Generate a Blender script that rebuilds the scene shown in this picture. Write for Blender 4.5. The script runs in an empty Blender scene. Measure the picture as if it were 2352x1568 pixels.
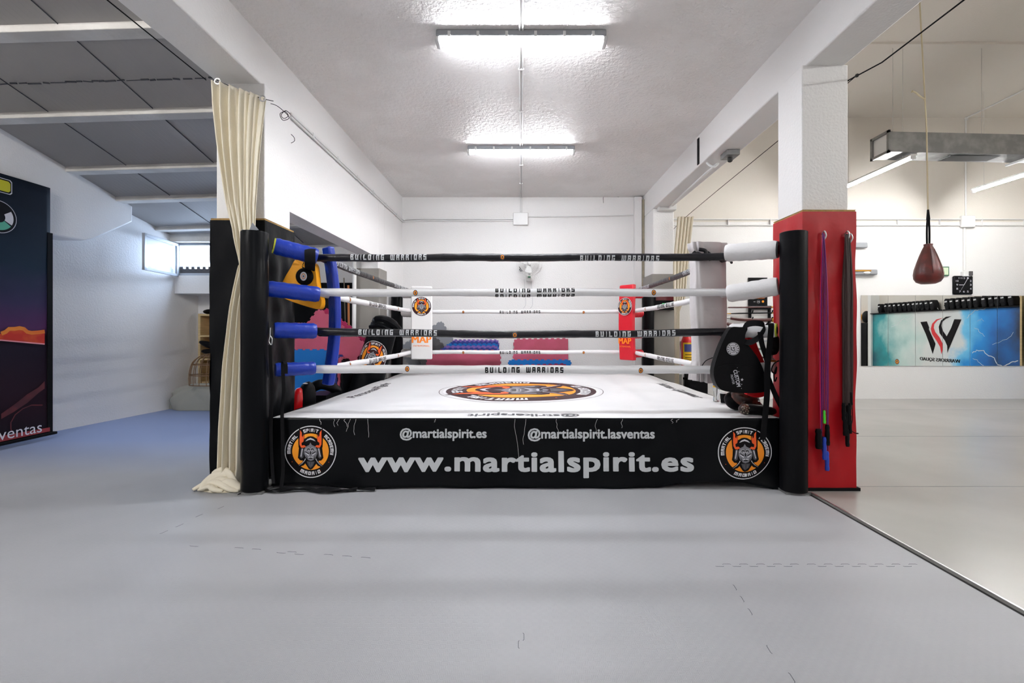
import bpy, bmesh, math, random
from mathutils import Vector, Matrix
from mathutils.geometry import tessellate_polygon
random.seed(7)
SC = bpy.context.scene
COL = SC.collection
PI = math.pi
# ------------------------------------------------------------------ camera
EYE = 1.35; FPX = 1050.0; CX = 1197.0; CY = 762.0
cam_d = bpy.data.cameras.new('camera'); cam = bpy.data.objects.new('camera', cam_d); COL.objects.link(cam)
cam.location = (0, 0, EYE); cam.rotation_euler = (PI/2, 0, 0)
cam_d.sensor_width = 36; cam_d.lens = 36*FPX/2352
cam_d.shift_x = (1176-CX)/2352; cam_d.shift_y = (CY-784)/2352
cam_d.clip_start = 0.05
SC.camera = cam
# ------------------------------------------------------------------ world, view
w = bpy.data.worlds.new('sky'); SC.world = w; w.use_nodes = True
w.node_tree.nodes['Background'].inputs[0].default_value = (0.56, 0.73, 1.0, 1)
w.node_tree.nodes['Background'].inputs[1].default_value = 34.0
SC.view_settings.view_transform = 'Standard'; SC.view_settings.look = 'None'
SC.view_settings.gamma = 1; SC.view_settings.use_curve_mapping = False
SC.view_settings.exposure = 0.25
TUBE = 122.0      # centre bay fixtures
HALL = 235.0      # hall tubes
pl = bpy.data.lights.new('window_daylight', 'AREA'); pl.shape = 'RECTANGLE'; pl.size = 1.5; pl.size_y = .60
po = bpy.data.objects.new('window_daylight', pl); COL.objects.link(po)
po.location = (-5.39, 8.20, 2.64); po.rotation_euler = (-PI/2, 0, 0)
pl.cycles.is_portal = True
SC.cycles.use_denoising = True
SC.cycles.max_bounces = 10; SC.cycles.diffuse_bounces = 5; SC.cycles.glossy_bounces = 4
SC.cycles.sample_clamp_indirect = 6
SC.cycles.caustics_reflective = False; SC.cycles.caustics_refractive = False

def at(px, py, Y):
    return Vector(((px-CX)*Y/FPX, Y, EYE+(CY-py)*Y/FPX))
# ------------------------------------------------------------------ materials
def mat(name, color, rough=.6, metal=0, bump=0, bscale=60, var=0, vscale=3, color2=None, emit=0, spec=.5, alpha=1, trans=0, vdetail=4, ecol=None, bdetail=4, stretch=None):
    m = bpy.data.materials.new(name); m.use_nodes = True
    nt = m.node_tree; b = nt.nodes['Principled BSDF']
    c = (*color, 1) if len(color) == 3 else color
    b.inputs['Base Color'].default_value = c
    b.inputs['Roughness'].default_value = rough; b.inputs['Metallic'].default_value = metal
    b.inputs['Specular IOR Level'].default_value = spec
    if alpha < 1: b.inputs['Alpha'].default_value = alpha
    if trans: b.inputs['Transmission Weight'].default_value = trans
    if emit:
        b.inputs['Emission Color'].default_value = (*(ecol or color), 1); b.inputs['Emission Strength'].default_value = emit
    if bump or var:
        tc = nt.nodes.new('ShaderNodeTexCoord'); src = tc.outputs['Object']
        if stretch:
            mp = nt.nodes.new('ShaderNodeMapping'); mp.inputs['Scale'].default_value = stretch
            nt.links.new(src, mp.inputs[0]); src = mp.outputs[0]
    if bump:
        n = nt.nodes.new('ShaderNodeTexNoise'); n.inputs['Scale'].default_value = bscale; n.inputs['Detail'].default_value = bdetail
        bp = nt.nodes.new('ShaderNodeBump'); bp.inputs['Strength'].default_value = bump; bp.inputs['Distance'].default_value = .02
        nt.links.new(src, n.inputs['Vector']); nt.links.new(n.outputs['Fac'], bp.inputs['Height'])
        nt.links.new(bp.outputs[0], b.inputs['Normal'])
    if var:
        n = nt.nodes.new('ShaderNodeTexNoise'); n.inputs['Scale'].default_value = vscale; n.inputs['Detail'].default_value = vdetail
        r = nt.nodes.new('ShaderNodeValToRGB'); r.color_ramp.elements[0].position = .42; r.color_ramp.elements[1].position = .42+var
        c2 = color2 or tuple(x*.8 for x in color[:3])
        r.color_ramp.elements[0].color = (*c2, 1); r.color_ramp.elements[1].color = c
        nt.links.new(src, n.inputs['Vector']); nt.links.new(n.outputs['Fac'], r.inputs[0]); nt.links.new(r.outputs[0], b.inputs['Base Color'])
    return m
def s2l(*rgb):
    return tuple(((v/255)/12.92 if v/255 <= .04045 else ((v/255+.055)/1.055)**2.4) for v in rgb)
M = {}
M['plaster'] = mat('white_plaster', (.80,.79,.78), .85, bump=.25, bscale=45, bdetail=6)
M['ceiling'] = mat('rough_ceiling_plaster', (.88,.865,.85), .55, bump=.7, bscale=26, bdetail=8, var=.12, vscale=.9, color2=(.81,.79,.77))
M['cream_wall'] = mat('cream_wall_paint', (.72,.68,.625), .85, bump=.15, bscale=50)
M['roof_white'] = mat('roof_beam_paint', (.62,.60,.57), .8, bump=.3, bscale=20, var=.2, vscale=2, color2=(.5,.48,.45))
M['black_vinyl'] = mat('black_vinyl', (.004,.0045,.0055), .30, spec=.08, bump=.25, bscale=7, bdetail=3)
M['black_leather'] = mat('black_leather', (.004,.004,.005), .42, spec=.09, bump=.06, bscale=60)
M['black_matte'] = mat('black_webbing', (.004,.004,.005), .8, spec=.15)
M['red_vinyl'] = mat('red_vinyl', s2l(165,12,24), .38, spec=.3, bump=.35, bscale=5, bdetail=3)
M['grey_vinyl'] = mat('grey_vinyl', (.24,.225,.205), .6, bump=.1, bscale=20)
M['foam_edge'] = mat('foam_edge', s2l(175,140,85), .9, var=.2, vscale=30)
M['canvas'] = mat('white_canvas', (.71,.705,.71), .6, bump=.12, bscale=5, bdetail=3, var=.25, vscale=1.2, color2=(.65,.645,.65))
M['rope_white'] = mat('white_rope_cover', (.78,.78,.79), .45, bump=.25, bscale=16)
M['rope_black'] = mat('black_rope_cover', (.006,.006,.009), .35, spec=.35, bump=.4, bscale=16)
M['blue_vinyl'] = mat('blue_vinyl', s2l(0,44,150), .35, bump=.35, bscale=14)
M['white_vinyl'] = mat('white_vinyl', (.8,.79,.78), .5, bump=.1, bscale=12)
M['grey_cloth'] = mat('pale_cloth', (.60,.57,.57), .85, bump=.5, bscale=9, bdetail=3)
M['white_cloth'] = mat('white_wrap', (.74,.73,.73), .7, bump=.5, bscale=12, bdetail=3)
M['red_pad'] = mat('red_pad', s2l(200,10,35), .4, bump=.1, bscale=30)
M['cream_cloth'] = mat('cream_curtain', s2l(230,222,202), .9, bump=.15, bscale=90)
M['print_white'] = mat('printed_white', (.78,.78,.80), .5)
M['print_silver'] = mat('printed_silver', (.56,.58,.60), .4, bump=.1, bscale=8)
M['print_black'] = mat('printed_black', (.005,.004,.005), .5, spec=.1)
M['print_maroon'] = mat('printed_maroon', s2l(50,22,28), .5, spec=.2)
M['print_orange'] = mat('printed_orange', s2l(250,165,20), .5, var=.3, vscale=2, color2=s2l(240,140,10))
M['print_flame'] = mat('printed_flame', s2l(240,90,20), .5)
M['print_gray'] = mat('printed_gray', s2l(120,120,128), .5)
M['print_lgray'] = mat('printed_light_gray', s2l(205,205,212), .5)
M['print_dgray'] = mat('printed_dark_gray', s2l(62,62,68), .5)
M['print_pink'] = mat('printed_pink', s2l(225,150,160), .6)
M['print_red'] = mat('printed_red', s2l(190,25,35), .5)
M['print_morange'] = mat('printed_logo_orange', s2l(245,130,20), .5)
M['yellow_pad'] = mat('yellow_pad', s2l(245,165,10), .55, bump=.1, bscale=80)
M['lime_foam'] = mat('lime_foam', s2l(190,195,60), .9)
M['grey_plastic'] = mat('grey_plastic', (.30,.31,.33), .4)
M['white_plastic'] = mat('white_plastic', (.75,.75,.74), .4)
M['metal'] = mat('brushed_metal', (.6,.6,.6), .35, 1)
M['galv'] = mat('galvanised_sheet', (.30,.30,.295), .5, .6, var=.3, vscale=6, color2=(.2,.2,.2))
M['galv_dark'] = mat('dark_grille', (.02,.02,.02), .7)
M['wood'] = mat('pale_wood', s2l(205,180,130), .6, var=.3, vscale=4, stretch=(1,1,12))
M['stick_wood'] = mat('brown_stick', s2l(180,110,60), .6)
M['wicker'] = mat('wicker', s2l(120,92,66), .8)
M['brown_leather'] = mat('brown_leather', s2l(128,66,46), .28, bump=.4, bscale=30, var=.3, vscale=12, color2=s2l(40,22,18))
M['oxblood'] = mat('oxblood_leather', s2l(110,28,24), .35, bump=.15, bscale=30, var=.3, vscale=9, color2=s2l(74,20,16))
M['rope_cream'] = mat('cream_rope', s2l(190,178,150), .9)
M['pink_foam'] = mat('pink_foam', s2l(196,88,118), .85, bump=.3, bscale=160, var=.35, vscale=2.5, color2=s2l(172,78,98))
M['magenta_foam'] = mat('magenta_foam', s2l(160,30,80), .85, bump=.3, bscale=160)
M['blue_foam'] = mat('blue_foam', s2l(0,100,175), .85, bump=.3, bscale=160)
M['navy_foam'] = mat('navy_foam', s2l(35,50,120), .85)
M['purple_foam'] = mat('purple_foam', s2l(120,90,160), .85)
M['grey_foam'] = mat('grey_foam', s2l(135,138,145), .85, bump=.3, bscale=160)
M['dark_foam'] = mat('dark_grey_foam', s2l(72,70,72), .85, bump=.3, bscale=160)
M['diff'] = mat('lamp_diffuser', (.9,.93,1), .3, emit=TUBE, ecol=(.93,.95,1))
M['diff_added'] = mat('added_front_diffuser', (.9,.93,1), .3, emit=45, ecol=(.97,.98,1))
M['tube'] = mat('lamp_tube', (.9,.93,1), .3, emit=HALL, ecol=(1,.995,.985))
M['tube_added'] = mat('added_left_tube', (.9,.93,1), .3, emit=640, ecol=(1,.98,.965))
M['glass'] = mat('window_glass', (.85,.92,1), .03, alpha=.12)
M['clear'] = mat('clear_plastic', (.9,.93,.95), .08, trans=1, spec=.5)
M['mirror'] = mat('mirror_glass', (.93,.95,.94), .0, 1)
M['purple_cord'] = mat('purple_cord', s2l(110,30,110), .5)
M['pink_cord'] = mat('pink_cord', s2l(220,20,90), .5)
M['blue_handle'] = mat('blue_handle', s2l(25,60,170), .4)
M['green_plastic'] = mat('green_plastic', s2l(70,210,50), .4)
M['brown_cord'] = mat('brown_cord', s2l(48,30,28), .6)
M['scabbard'] = mat('dark_red_lacquer', s2l(70,28,26), .25)
M['brass'] = mat('brass', s2l(190,140,60), .35, .8)
M['pipe_brown'] = mat('aged_pipe', s2l(150,140,120), .6, var=.3, vscale=8)
M['red_gloss'] = mat('red_gloss', s2l(200,15,25), .25)
M['label_yellow'] = mat('label_yellow', s2l(235,190,30), .5)
M['label_blue'] = mat('label_blue', s2l(60,70,130), .5)
M['green_frame'] = mat('green_frame', s2l(40,100,70), .5)
M['pale_green'] = mat('pale_green', s2l(205,220,190), .5)
M['tarp'] = mat('grey_tarp', s2l(150,150,142), .75, bump=.6, bscale=8, bdetail=5)
M['green_led'] = mat('green_led', s2l(30,190,90), .4, emit=1.2)
M['red_led'] = mat('red_dim_digits', s2l(90,15,25), .4)
M['seam'] = mat('mat_seam', s2l(70,72,78), .8)
M['thread'] = mat('loose_thread', (.7,.7,.68), .8)
M['white_fabric_cord'] = mat('light_cord', (.6,.58,.54), .8)

def floor_mat(name, c1, c2, rough, weave, spec=.5):
    m = bpy.data.materials.new(name); m.use_nodes = True; nt = m.node_tree; b = nt.nodes['Principled BSDF']
    b.inputs['Roughness'].default_value = rough; b.inputs['Specular IOR Level'].default_value = spec
    tc = nt.nodes.new('ShaderNodeTexCoord')
    n = nt.nodes.new('ShaderNodeTexNoise'); n.inputs['Scale'].default_value = .8; n.inputs['Detail'].default_value = 5
    r = nt.nodes.new('ShaderNodeValToRGB'); r.color_ramp.elements[0].position = .35; r.color_ramp.elements[1].position = .65
    r.color_ramp.elements[0].color = (*c1,1); r.color_ramp.elements[1].color = (*c2,1)
    nt.links.new(tc.outputs['Object'], n.inputs['Vector']); nt.links.new(n.outputs['Fac'], r.inputs[0]); nt.links.new(r.outputs[0], b.inputs['Base Color'])
    if weave:   # left bay: daylight's blue blended into the colour, plus a bluish mat tint
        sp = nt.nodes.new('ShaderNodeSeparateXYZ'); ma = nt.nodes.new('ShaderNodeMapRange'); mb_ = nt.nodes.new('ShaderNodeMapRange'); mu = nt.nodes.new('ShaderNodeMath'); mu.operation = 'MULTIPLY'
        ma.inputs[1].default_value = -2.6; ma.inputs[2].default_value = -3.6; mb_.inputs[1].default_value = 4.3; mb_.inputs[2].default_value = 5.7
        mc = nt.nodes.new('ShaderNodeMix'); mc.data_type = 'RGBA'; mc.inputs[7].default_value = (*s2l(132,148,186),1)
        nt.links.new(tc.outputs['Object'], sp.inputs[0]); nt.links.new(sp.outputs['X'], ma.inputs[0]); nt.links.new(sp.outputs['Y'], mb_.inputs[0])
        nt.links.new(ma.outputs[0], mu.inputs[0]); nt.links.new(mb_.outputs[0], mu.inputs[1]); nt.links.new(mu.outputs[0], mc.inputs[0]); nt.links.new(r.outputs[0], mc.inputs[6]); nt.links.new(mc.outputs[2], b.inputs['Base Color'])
    n2 = nt.nodes.new('ShaderNodeTexNoise'); n2.inputs['Scale'].default_value = 220
    h = n2.outputs['Fac']
    nt.links.new(tc.outputs['Object'], n2.inputs['Vector'])
    if weave:   # embossed rice-grain pattern
        ck = nt.nodes.new('ShaderNodeTexChecker'); ck.inputs['Scale'].default_value = 40
        w1 = nt.nodes.new('ShaderNodeTexWave'); w1.inputs['Scale'].default_value = 45; w1.bands_direction = 'X'
        w2 = nt.nodes.new('ShaderNodeTexWave'); w2.inputs['Scale'].default_value = 45; w2.bands_direction = 'Y'
        mx = nt.nodes.new('ShaderNodeMix'); mx.data_type = 'FLOAT'
        for t in (ck, w1, w2): nt.links.new(tc.outputs['Object'], t.inputs['Vector'])
        nt.links.new(ck.outputs['Fac'], mx.inputs[0]); nt.links.new(w1.outputs['Fac'], mx.inputs[2]); nt.links.new(w2.outputs['Fac'], mx.inputs[3])
        ad = nt.nodes.new('ShaderNodeMath'); ad.operation = 'ADD'
        nt.links.new(h, ad.inputs[0]); nt.links.new(mx.outputs[0], ad.inputs[1]); h = ad.outputs[0]
    bp = nt.nodes.new('ShaderNodeBump'); bp.inputs['Strength'].default_value = .25 if weave else .1; bp.inputs['Distance'].default_value = .002
    nt.links.new(h, bp.inputs['Height']); nt.links.new(bp.outputs[0], b.inputs['Normal'])
    return m
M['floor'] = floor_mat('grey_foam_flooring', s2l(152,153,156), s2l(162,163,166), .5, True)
M['floor_hall'] = floor_mat('pale_mat_flooring', s2l(150,147,143), s2l(158,155,151), .27, False)
def roof_panel():
    m = bpy.data.materials.new('ribbed_roof_panel'); m.use_nodes = True; nt = m.node_tree; b = nt.nodes['Principled BSDF']
    b.inputs['Base Color'].default_value = (.36,.345,.335,1); b.inputs['Roughness'].default_value = .6
    tc = nt.nodes.new('ShaderNodeTexCoord'); wv = nt.nodes.new('ShaderNodeTexWave'); wv.inputs['Scale'].default_value = 5.2; wv.wave_profile = 'SAW'
    bp = nt.nodes.new('ShaderNodeBump'); bp.inputs['Strength'].default_value = 1; bp.inputs['Distance'].default_value = .03
    nt.links.new(tc.outputs['Object'], wv.inputs['Vector']); nt.links.new(wv.outputs['Fac'], bp.inputs['Height']); nt.links.new(bp.outputs[0], b.inputs['Normal'])
    return m
M['roof'] = roof_panel()
# ------------------------------------------------------------------ mesh builder
def sub3(a, b): return (a[0]-b[0], a[1]-b[1], a[2]-b[2])
class MB:
    def __init__(s): s.v = []; s.f = []; s.m = []; s.mats = []; s.sm = []
    def mi(s, m):
        if isinstance(m, str): m = M[m]
        if m not in s.mats: s.mats.append(m)
        return s.mats.index(m)
    def add(s, vs, fs, m, smooth=True):
        o = len(s.v); i = s.mi(m); s.v += [tuple(v) for v in vs]
        for f in fs: s.f.append([o+k for k in f]); s.m.append(i); s.sm.append(smooth)
        return s
    def box(s, lo, hi, m, R=None, c=None):
        vs = [Vector((x,y,z)) for x in (lo[0],hi[0]) for y in (lo[1],hi[1]) for z in (lo[2],hi[2])]
        if R is not None:
            c = Vector(c) if c is not None else (Vector(lo)+Vector(hi))/2
            vs = [R@(v-c)+c for v in vs]
        return s.add(vs, [(0,1,3,2),(4,6,7,5),(0,4,5,1),(2,3,7,6),(0,2,6,4),(1,5,7,3)], m, False)
    def tube(s, pts, r, m, n=10, caps=True, flat=1.0, up=None):
        pts = [Vector(p) for p in pts]; N = len(pts)
        if not hasattr(r, '__len__'): r = [r]*N
        t0 = (pts[1]-pts[0]).normalized()
        a = Vector(up) if up else (Vector((0,0,1)) if abs(t0.z) < .9 else Vector((1,0,0)))
        vs = []
        for i, p in enumerate(pts):
            t = (pts[min(i+1,N-1)]-pts[max(i-1,0)]); t = t.normalized() if t.length > 1e-9 else t0
            a = (a - t*a.dot(t)); a = a.normalized() if a.length > 1e-6 else t.orthogonal().normalized()
            b = t.cross(a)
            for k in range(n):
                th = 2*PI*k/n; vs.append(p + a*(math.cos(th)*r[i]) + b*(math.sin(th)*r[i]*flat))
        fs = [(i*n+k, i*n+(k+1)%n, (i+1)*n+(k+1)%n, (i+1)*n+k) for i in range(N-1) for k in range(n)]
        if caps: fs += [tuple(range(n))[::-1], tuple((N-1)*n+k for k in range(n))]
        return s.add(vs, fs, m)
    def lathe(s, prof, c, m, n=24, sx=1, sy=1, R=None):
        c = Vector(c); vs = []
        for r, z in prof:
            for k in range(n):
                th = 2*PI*k/n; v = Vector((math.cos(th)*r*sx, math.sin(th)*r*sy, z)); vs.append(c+(R@v if R is not None else v))
        N = len(prof)
        fs = [(i*n+k, i*n+(k+1)%n, (i+1)*n+(k+1)%n, (i+1)*n+k) for i in range(N-1) for k in range(n)]
        fs += [tuple(range(n))[::-1], tuple((N-1)*n+k for k in range(n))]
        return s.add(vs, fs, m)
    def ball(s, c, r, m, n=14, R=None):
        r = r if hasattr(r, '__len__') else (r,r,r); c = Vector(c); vs = []; K = n//2
        for i in range(K+1):
            ph = PI*i/K
            for k in range(n):
                th = 2*PI*k/n; v = Vector((math.sin(ph)*math.cos(th)*r[0], math.sin(ph)*math.sin(th)*r[1], math.cos(ph)*r[2]))
                vs.append(c+(R@v if R is not None else v))
        fs = [(i*n+k, (i+1)*n+k, (i+1)*n+(k+1)%n, i*n+(k+1)%n) for i in range(K) for k in range(n)]
        return s.add(vs, fs, m)
    def grid(s, fn, nu, nv, m, flip=False):
        vs = [fn(i/nu, j/nv) for j in range(nv+1) for i in range(nu+1)]
        fs = [(j*(nu+1)+i, j*(nu+1)+i+1, (j+1)*(nu+1)+i+1, (j+1)*(nu+1)+i) for j in range(nv) for i in range(nu)]
        if flip: fs = [f[::-1] for f in fs]
        return s.add(vs, fs, m)
    def prism(s, poly, O, U, V, t, m, m_side=None):
        """extrude a 2D outline: O + u*U + v*V, by vector t (both ways half)."""
        O, U, V, t = Vector(O), Vector(U), Vector(V), Vector(t)
        a = [O+U*p[0]+V*p[1]-t/2 for p in poly]; b = [p+t for p in a]; n = len(poly)
        tri = tessellate_polygon([[Vector((p[0],p[1],0)) for p in poly]])
        s.add(a+b, [tuple(q) for q in tri]+[tuple(n+k for k in q)[::-1] for q in tri], m, False)
        s.add(a+b, [(i,(i+1)%n,n+(i+1)%n,n+i) for i in range(n)], m_side or m, False)
        return s
    def ribbon(s, pts, W, m, th=.003):
        """strap: path with width vector(s) W."""
        pts = [Vector(p) for p in pts]; N = len(pts); vs = []
        for i, p in enumerate(pts):
            w_ = Vector(W[i]) if isinstance(W, list) else Vector(W)
            t = (pts[min(i+1,N-1)]-pts[max(i-1,0)]).normalized(); nn = t.cross(w_); nn = nn.normalized()*th/2 if nn.length > 1e-9 else Vector((0,0,th/2))
            vs += [p-w_/2-nn, p+w_/2-nn, p+w_/2+nn, p-w_/2+nn]
        fs = [(i*4+k, i*4+(k+1)%4, (i+1)*4+(k+1)%4, (i+1)*4+k) for i in range(N-1) for k in range(4)]
        fs += [(3,2,1,0), tuple((N-1)*4+k for k in range(4))]
        return s.add(vs, fs, m, False)
    def build(s, name, parent=None, bevel=0, seg=2, sub=0, angle=40, solid=0):
        org = Vector((0,0,0)); p = parent
        while p is not None: org += Vector(p.location); p = p.parent
        me = bpy.data.meshes.new(name)
        me.from_pydata([tuple(Vector(v)-org) for v in s.v], [], s.f)
        for m in s.mats: me.materials.append(m)
        me.polygons.foreach_set('material_index', s.m)
        me.polygons.foreach_set('use_smooth', [bool(x) or bevel > 0 for x in s.sm])
        bm = bmesh.new(); bm.from_mesh(me)
        if bevel or sub: bmesh.ops.remove_doubles(bm, verts=bm.verts, dist=1e-5)
        bmesh.ops.recalc_face_normals(bm, faces=bm.faces)
        bm.to_mesh(me); bm.free()
        me.set_sharp_from_angle(angle=math.radians(angle))
        o = bpy.data.objects.new(name, me); COL.objects.link(o); o.parent = parent
        if solid:
            md = o.modifiers.new('solid', 'SOLIDIFY'); md.thickness = solid
        if bevel:
            md = o.modifiers.new('bevel', 'BEVEL'); md.width = bevel; md.segments = seg; md.limit_method = 'ANGLE'; md.angle_limit = math.radians(35)
        if sub:
            md = o.modifiers.new('subd', 'SUBSURF'); md.levels = sub; md.render_levels = sub
        return o
def smooth(pts, k=6):
    pts = [Vector(p) for p in pts]; out = []
    for i in range(len(pts)-1):
        p0, p1, p2, p3 = pts[max(i-1,0)], pts[i], pts[i+1], pts[min(i+2,len(pts)-1)]
        for j in range(k):
            t = j/k; out.append(.5*((2*p1)+(p2-p0)*t+(2*p0-5*p1+4*p2-p3)*t*t+(3*p1-p0-3*p2+p3)*t**3))
    return out+[pts[-1]]
def tag(o, label, cat, group=None, kind=None):
    o['label'] = label; o['category'] = cat
    if group: o['group'] = group
    if kind: o['kind'] = kind
    return o
def thing(name, loc, label, cat, group=None):
    o = bpy.data.objects.new(name, None); COL.objects.link(o); o.location = loc; o.empty_display_size = .1
    return tag(o, label, cat, group)
def struct(o): o['kind'] = 'structure'; return o
def Rz(a): return Matrix.Rotation(a, 3, 'Z')
def Rx(a): return Matrix.Rotation(a, 3, 'X')
def Ry(a): return Matrix.Rotation(a, 3, 'Y')
# ------------------------------------------------------------------ flat artwork engine (u,v plane mapped on any surface)
SEGS = dict(L=(0,0,.34,1), R=(.66,0,1,1), T=(0,.77,1,1), B=(0,0,1,.23), M=(.1,.40,.86,.60), C=(.33,0,.67,1), LU=(0,.4,.34,1), RU=(.66,.40,1,1), RL=(.66,0,1,.60), LL=(0,0,.34,.5), MH=(.5,.36,1,.54), L4=(0,0,.23,1), C4=(.385,0,.615,1), R4=(.77,0,1,1), NU=(.64,.55,.96,1), NL=(.66,0,1,.45), T9=(0,.77,.88,1), B9=(0,0,.88,.23), DR=(.66,.08,1,.92), BU=(.62,.56,.93,.95), BL=(.66,.06,1,.46))
GL = dict(A='L R T M', B='L T9 M B9 BU BL', C='L T B', D='L DR T9 B9', E='L T B M', G='L T B RL MH', I='C', L='L B', M='L4 R4 T C4', N='L R T', O='L R T B', P='L T M RU', R='L T9 M NU NL', S='T M B LU RL', T='T C', U='L R B', W='L4 R4 B C4', Y='LU RU M RL B', Q='L R T B', H='L R M', V='L R B')
class Art:
    def __init__(s): s.items = []      # (verts2d, faces, mat, layer)
    def poly(s, pts, m, h):
        tri = tessellate_polygon([[Vector((p[0],p[1],0)) for p in pts]]); s.items.append(([tuple(p) for p in pts], [tuple(t) for t in tri], m, h)); return s
    def sym(s, pts, m, h): s.poly(pts, m, h); return s.poly([(-x,y) for x,y in pts], m, h)
    def disc(s, r, m, h, c=(0,0), n=48, r0=0, a0=0, a1=2*PI):
        vs = []; fs = []
        for i in range(n+1):
            a = a0+(a1-a0)*i/n; vs += [(c[0]+math.cos(a)*r0, c[1]+math.sin(a)*r0), (c[0]+math.cos(a)*r, c[1]+math.sin(a)*r)]
        for i in range(n): fs.append((2*i,2*i+1,2*i+3,2*i+2))
        s.items.append((vs, fs, m, h)); return s
    def line(s, pts, wd, m, h):
        vs = []; fs = []
        for i, p in enumerate(pts):
            a = pts[max(i-1,0)]; b = pts[min(i+1,len(pts)-1)]; d = Vector((b[0]-a[0], b[1]-a[1])); d = d.normalized() if d.length else Vector((1,0))
            ww = wd[i] if hasattr(wd,'__len__') else wd
            vs += [(p[0]-d.y*ww/2, p[1]+d.x*ww/2), (p[0]+d.y*ww/2, p[1]-d.x*ww/2)]
        for i in range(len(pts)-1): fs.append((2*i,2*i+1,2*i+3,2*i+2))
        s.items.append((vs, fs, m, h)); return s
    def block(s, text, x0, y0, cw, ch, gap, m, h, fn=None, space=1.0):
        x = x0; G = {0: ([], []), 1: ([], [])}
        for ch_ in text:
            if ch_ == ' ': x += (cw+gap)*space; continue
            wd = cw*(.55 if ch_ == 'I' else 1.38 if ch_ in 'MW' else 1)
            for sg in GL.get(ch_, 'L').split():
                a, b, c, d = SEGS[sg]; K = 3 if d-b > .5 else 1; J = 2 if c-a > .5 else 1; vs, fs = G[1 if J == 2 or sg in ('MH',) else 0]
                for k in range(K):
                    for j in range(J):
                        xs = (x+(a+(c-a)*j/J)*wd, x+(a+(c-a)*(j+1)/J)*wd); ys = (y0+(b+(d-b)*k/K)*ch, y0+(b+(d-b)*(k+1)/K)*ch)
                        o = len(vs); vs += [(xs[0],ys[0]),(xs[1],ys[0]),(xs[1],ys[1]),(xs[0],ys[1])]; fs.append((o,o+1,o+2,o+3))
            x += wd+gap
        for q in (0, 1):
            vs, fs = G[q]
            if fn: vs = [fn(*v) for v in vs]
            if vs: s.items.append((vs, fs, m, h+.25*q))
        s.w = x-gap-x0; return s
    def arc_text(s, text, r, ang, cw, ch, gap, m, h, inward=False):
        n = sum(cw*(.55 if c == 'I' else 1.38 if c in 'MW' else 1)+gap for c in text)-gap
        def fn(x, y):
            t = x-n/2
            if not inward: a = ang - t/r; rr = r+y
            else: a = ang + t/r; rr = r-y+ch
            return (math.cos(a)*rr, math.sin(a)*rr)
        return s.block(text, 0, 0, cw, ch, gap, m, h, fn)
    def font(s, text, x0, y0, width, m, h, bold=0, shear=0, height=None, align='L', rot=0, space=1, flipx=False):
        cd = bpy.data.curves.new('t', 'FONT'); cd.body = text; cd.size = 1; cd.shear = shear; cd.space_character = space; cd.resolution_u = 3
        o = bpy.data.objects.new('t', cd); COL.objects.link(o)
        dg = bpy.context.evaluated_depsgraph_get(); dg.update()
        me = bpy.data.meshes.new_from_object(o.evaluated_get(dg)); 
        vs = [(v.co.x, v.co.y) for v in me.vertices]; fs = [tuple(p.vertices) for p in me.polygons]
        bpy.data.objects.remove(o); bpy.data.curves.remove(cd); bpy.data.meshes.remove(me)
        lo = min(v[0] for v in vs); hi = max(v[0] for v in vs); lv = min(v[1] for v in vs); hv = max(v[1] for v in vs)
        k = width/(hi-lo); ky = height/(hv-lv) if height else k
        base = 0 if not height else lv
        vs = [((v[0]-lo)*k, (v[1]-base)*ky) for v in vs]
        if align == 'C': vs = [(v[0]-width/2, v[1]) for v in vs]
        if flipx: vs = [(-v[0], v[1]) for v in vs]
        c, s_ = math.cos(rot), math.sin(rot)
        vs = [(x0+v[0]*c-v[1]*s_, y0+v[0]*s_+v[1]*c) for v in vs]
        if bold:      # heavier strokes: the same outlines laid slightly apart, each a hair higher
            nc = 16 if bold >= .025 else 8
            for q in range(nc):
                an = 2*PI*(q+.5)/nc; qx, qy = math.cos(an), math.sin(an); qm = max(abs(qx), abs(qy)); dx, dy = qx/qm*bold*.9*k, qy/qm*bold*.9*ky
                s.items.append(([(v[0]+dx*c-dy*s_, v[1]+dx*s_+dy*c) for v in vs], fs, m, h+.06*q))
        else: s.items.append((vs, fs, m, h))
        return s
    def xf(s, fn):
        s.items = [([fn(*v) for v in vs], fs, m, h) for vs, fs, m, h in s.items]; return s
    def join(s, o, fn=None, dh=0):
        for vs, fs, m, h in o.items: s.items.append(([fn(*v) for v in vs] if fn else vs, fs, m, h+dh))
        return s
    def to(s, mb, fn, res=0, lift=.0007):
        """fn(u,v,h)->3D point, h is metres off the surface"""
        for vs, fs, m, h in s.items:
            if res:
                bm = bmesh.new(); bv = [bm.verts.new((v[0],v[1],0)) for v in vs]
                for f in fs:
                    try: bm.faces.new([bv[k] for k in f])
                    except ValueError: pass
                for ax in (0, 1):
                    lo = min(v[ax] for v in vs); hi = max(v[ax] for v in vs); x = math.ceil(lo/res)*res
                    while x < hi:
                        co = [0,0,0]; co[ax] = x; no = [0,0,0]; no[ax] = 1
                        bmesh.ops.bisect_plane(bm, geom=bm.verts[:]+bm.edges[:]+bm.faces[:], plane_co=co, plane_no=no); x += res
                bm.verts.index_update()
                v2 = [(v.co.x, v.co.y) for v in bm.verts]; f2 = [tuple(v.index for v in f.verts) for f in bm.faces]; bm.free()
            else: v2, f2 = vs, fs
            mb.add([fn(v[0], v[1], (h+1)*lift) for v in v2], f2, m)
        return mb
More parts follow.
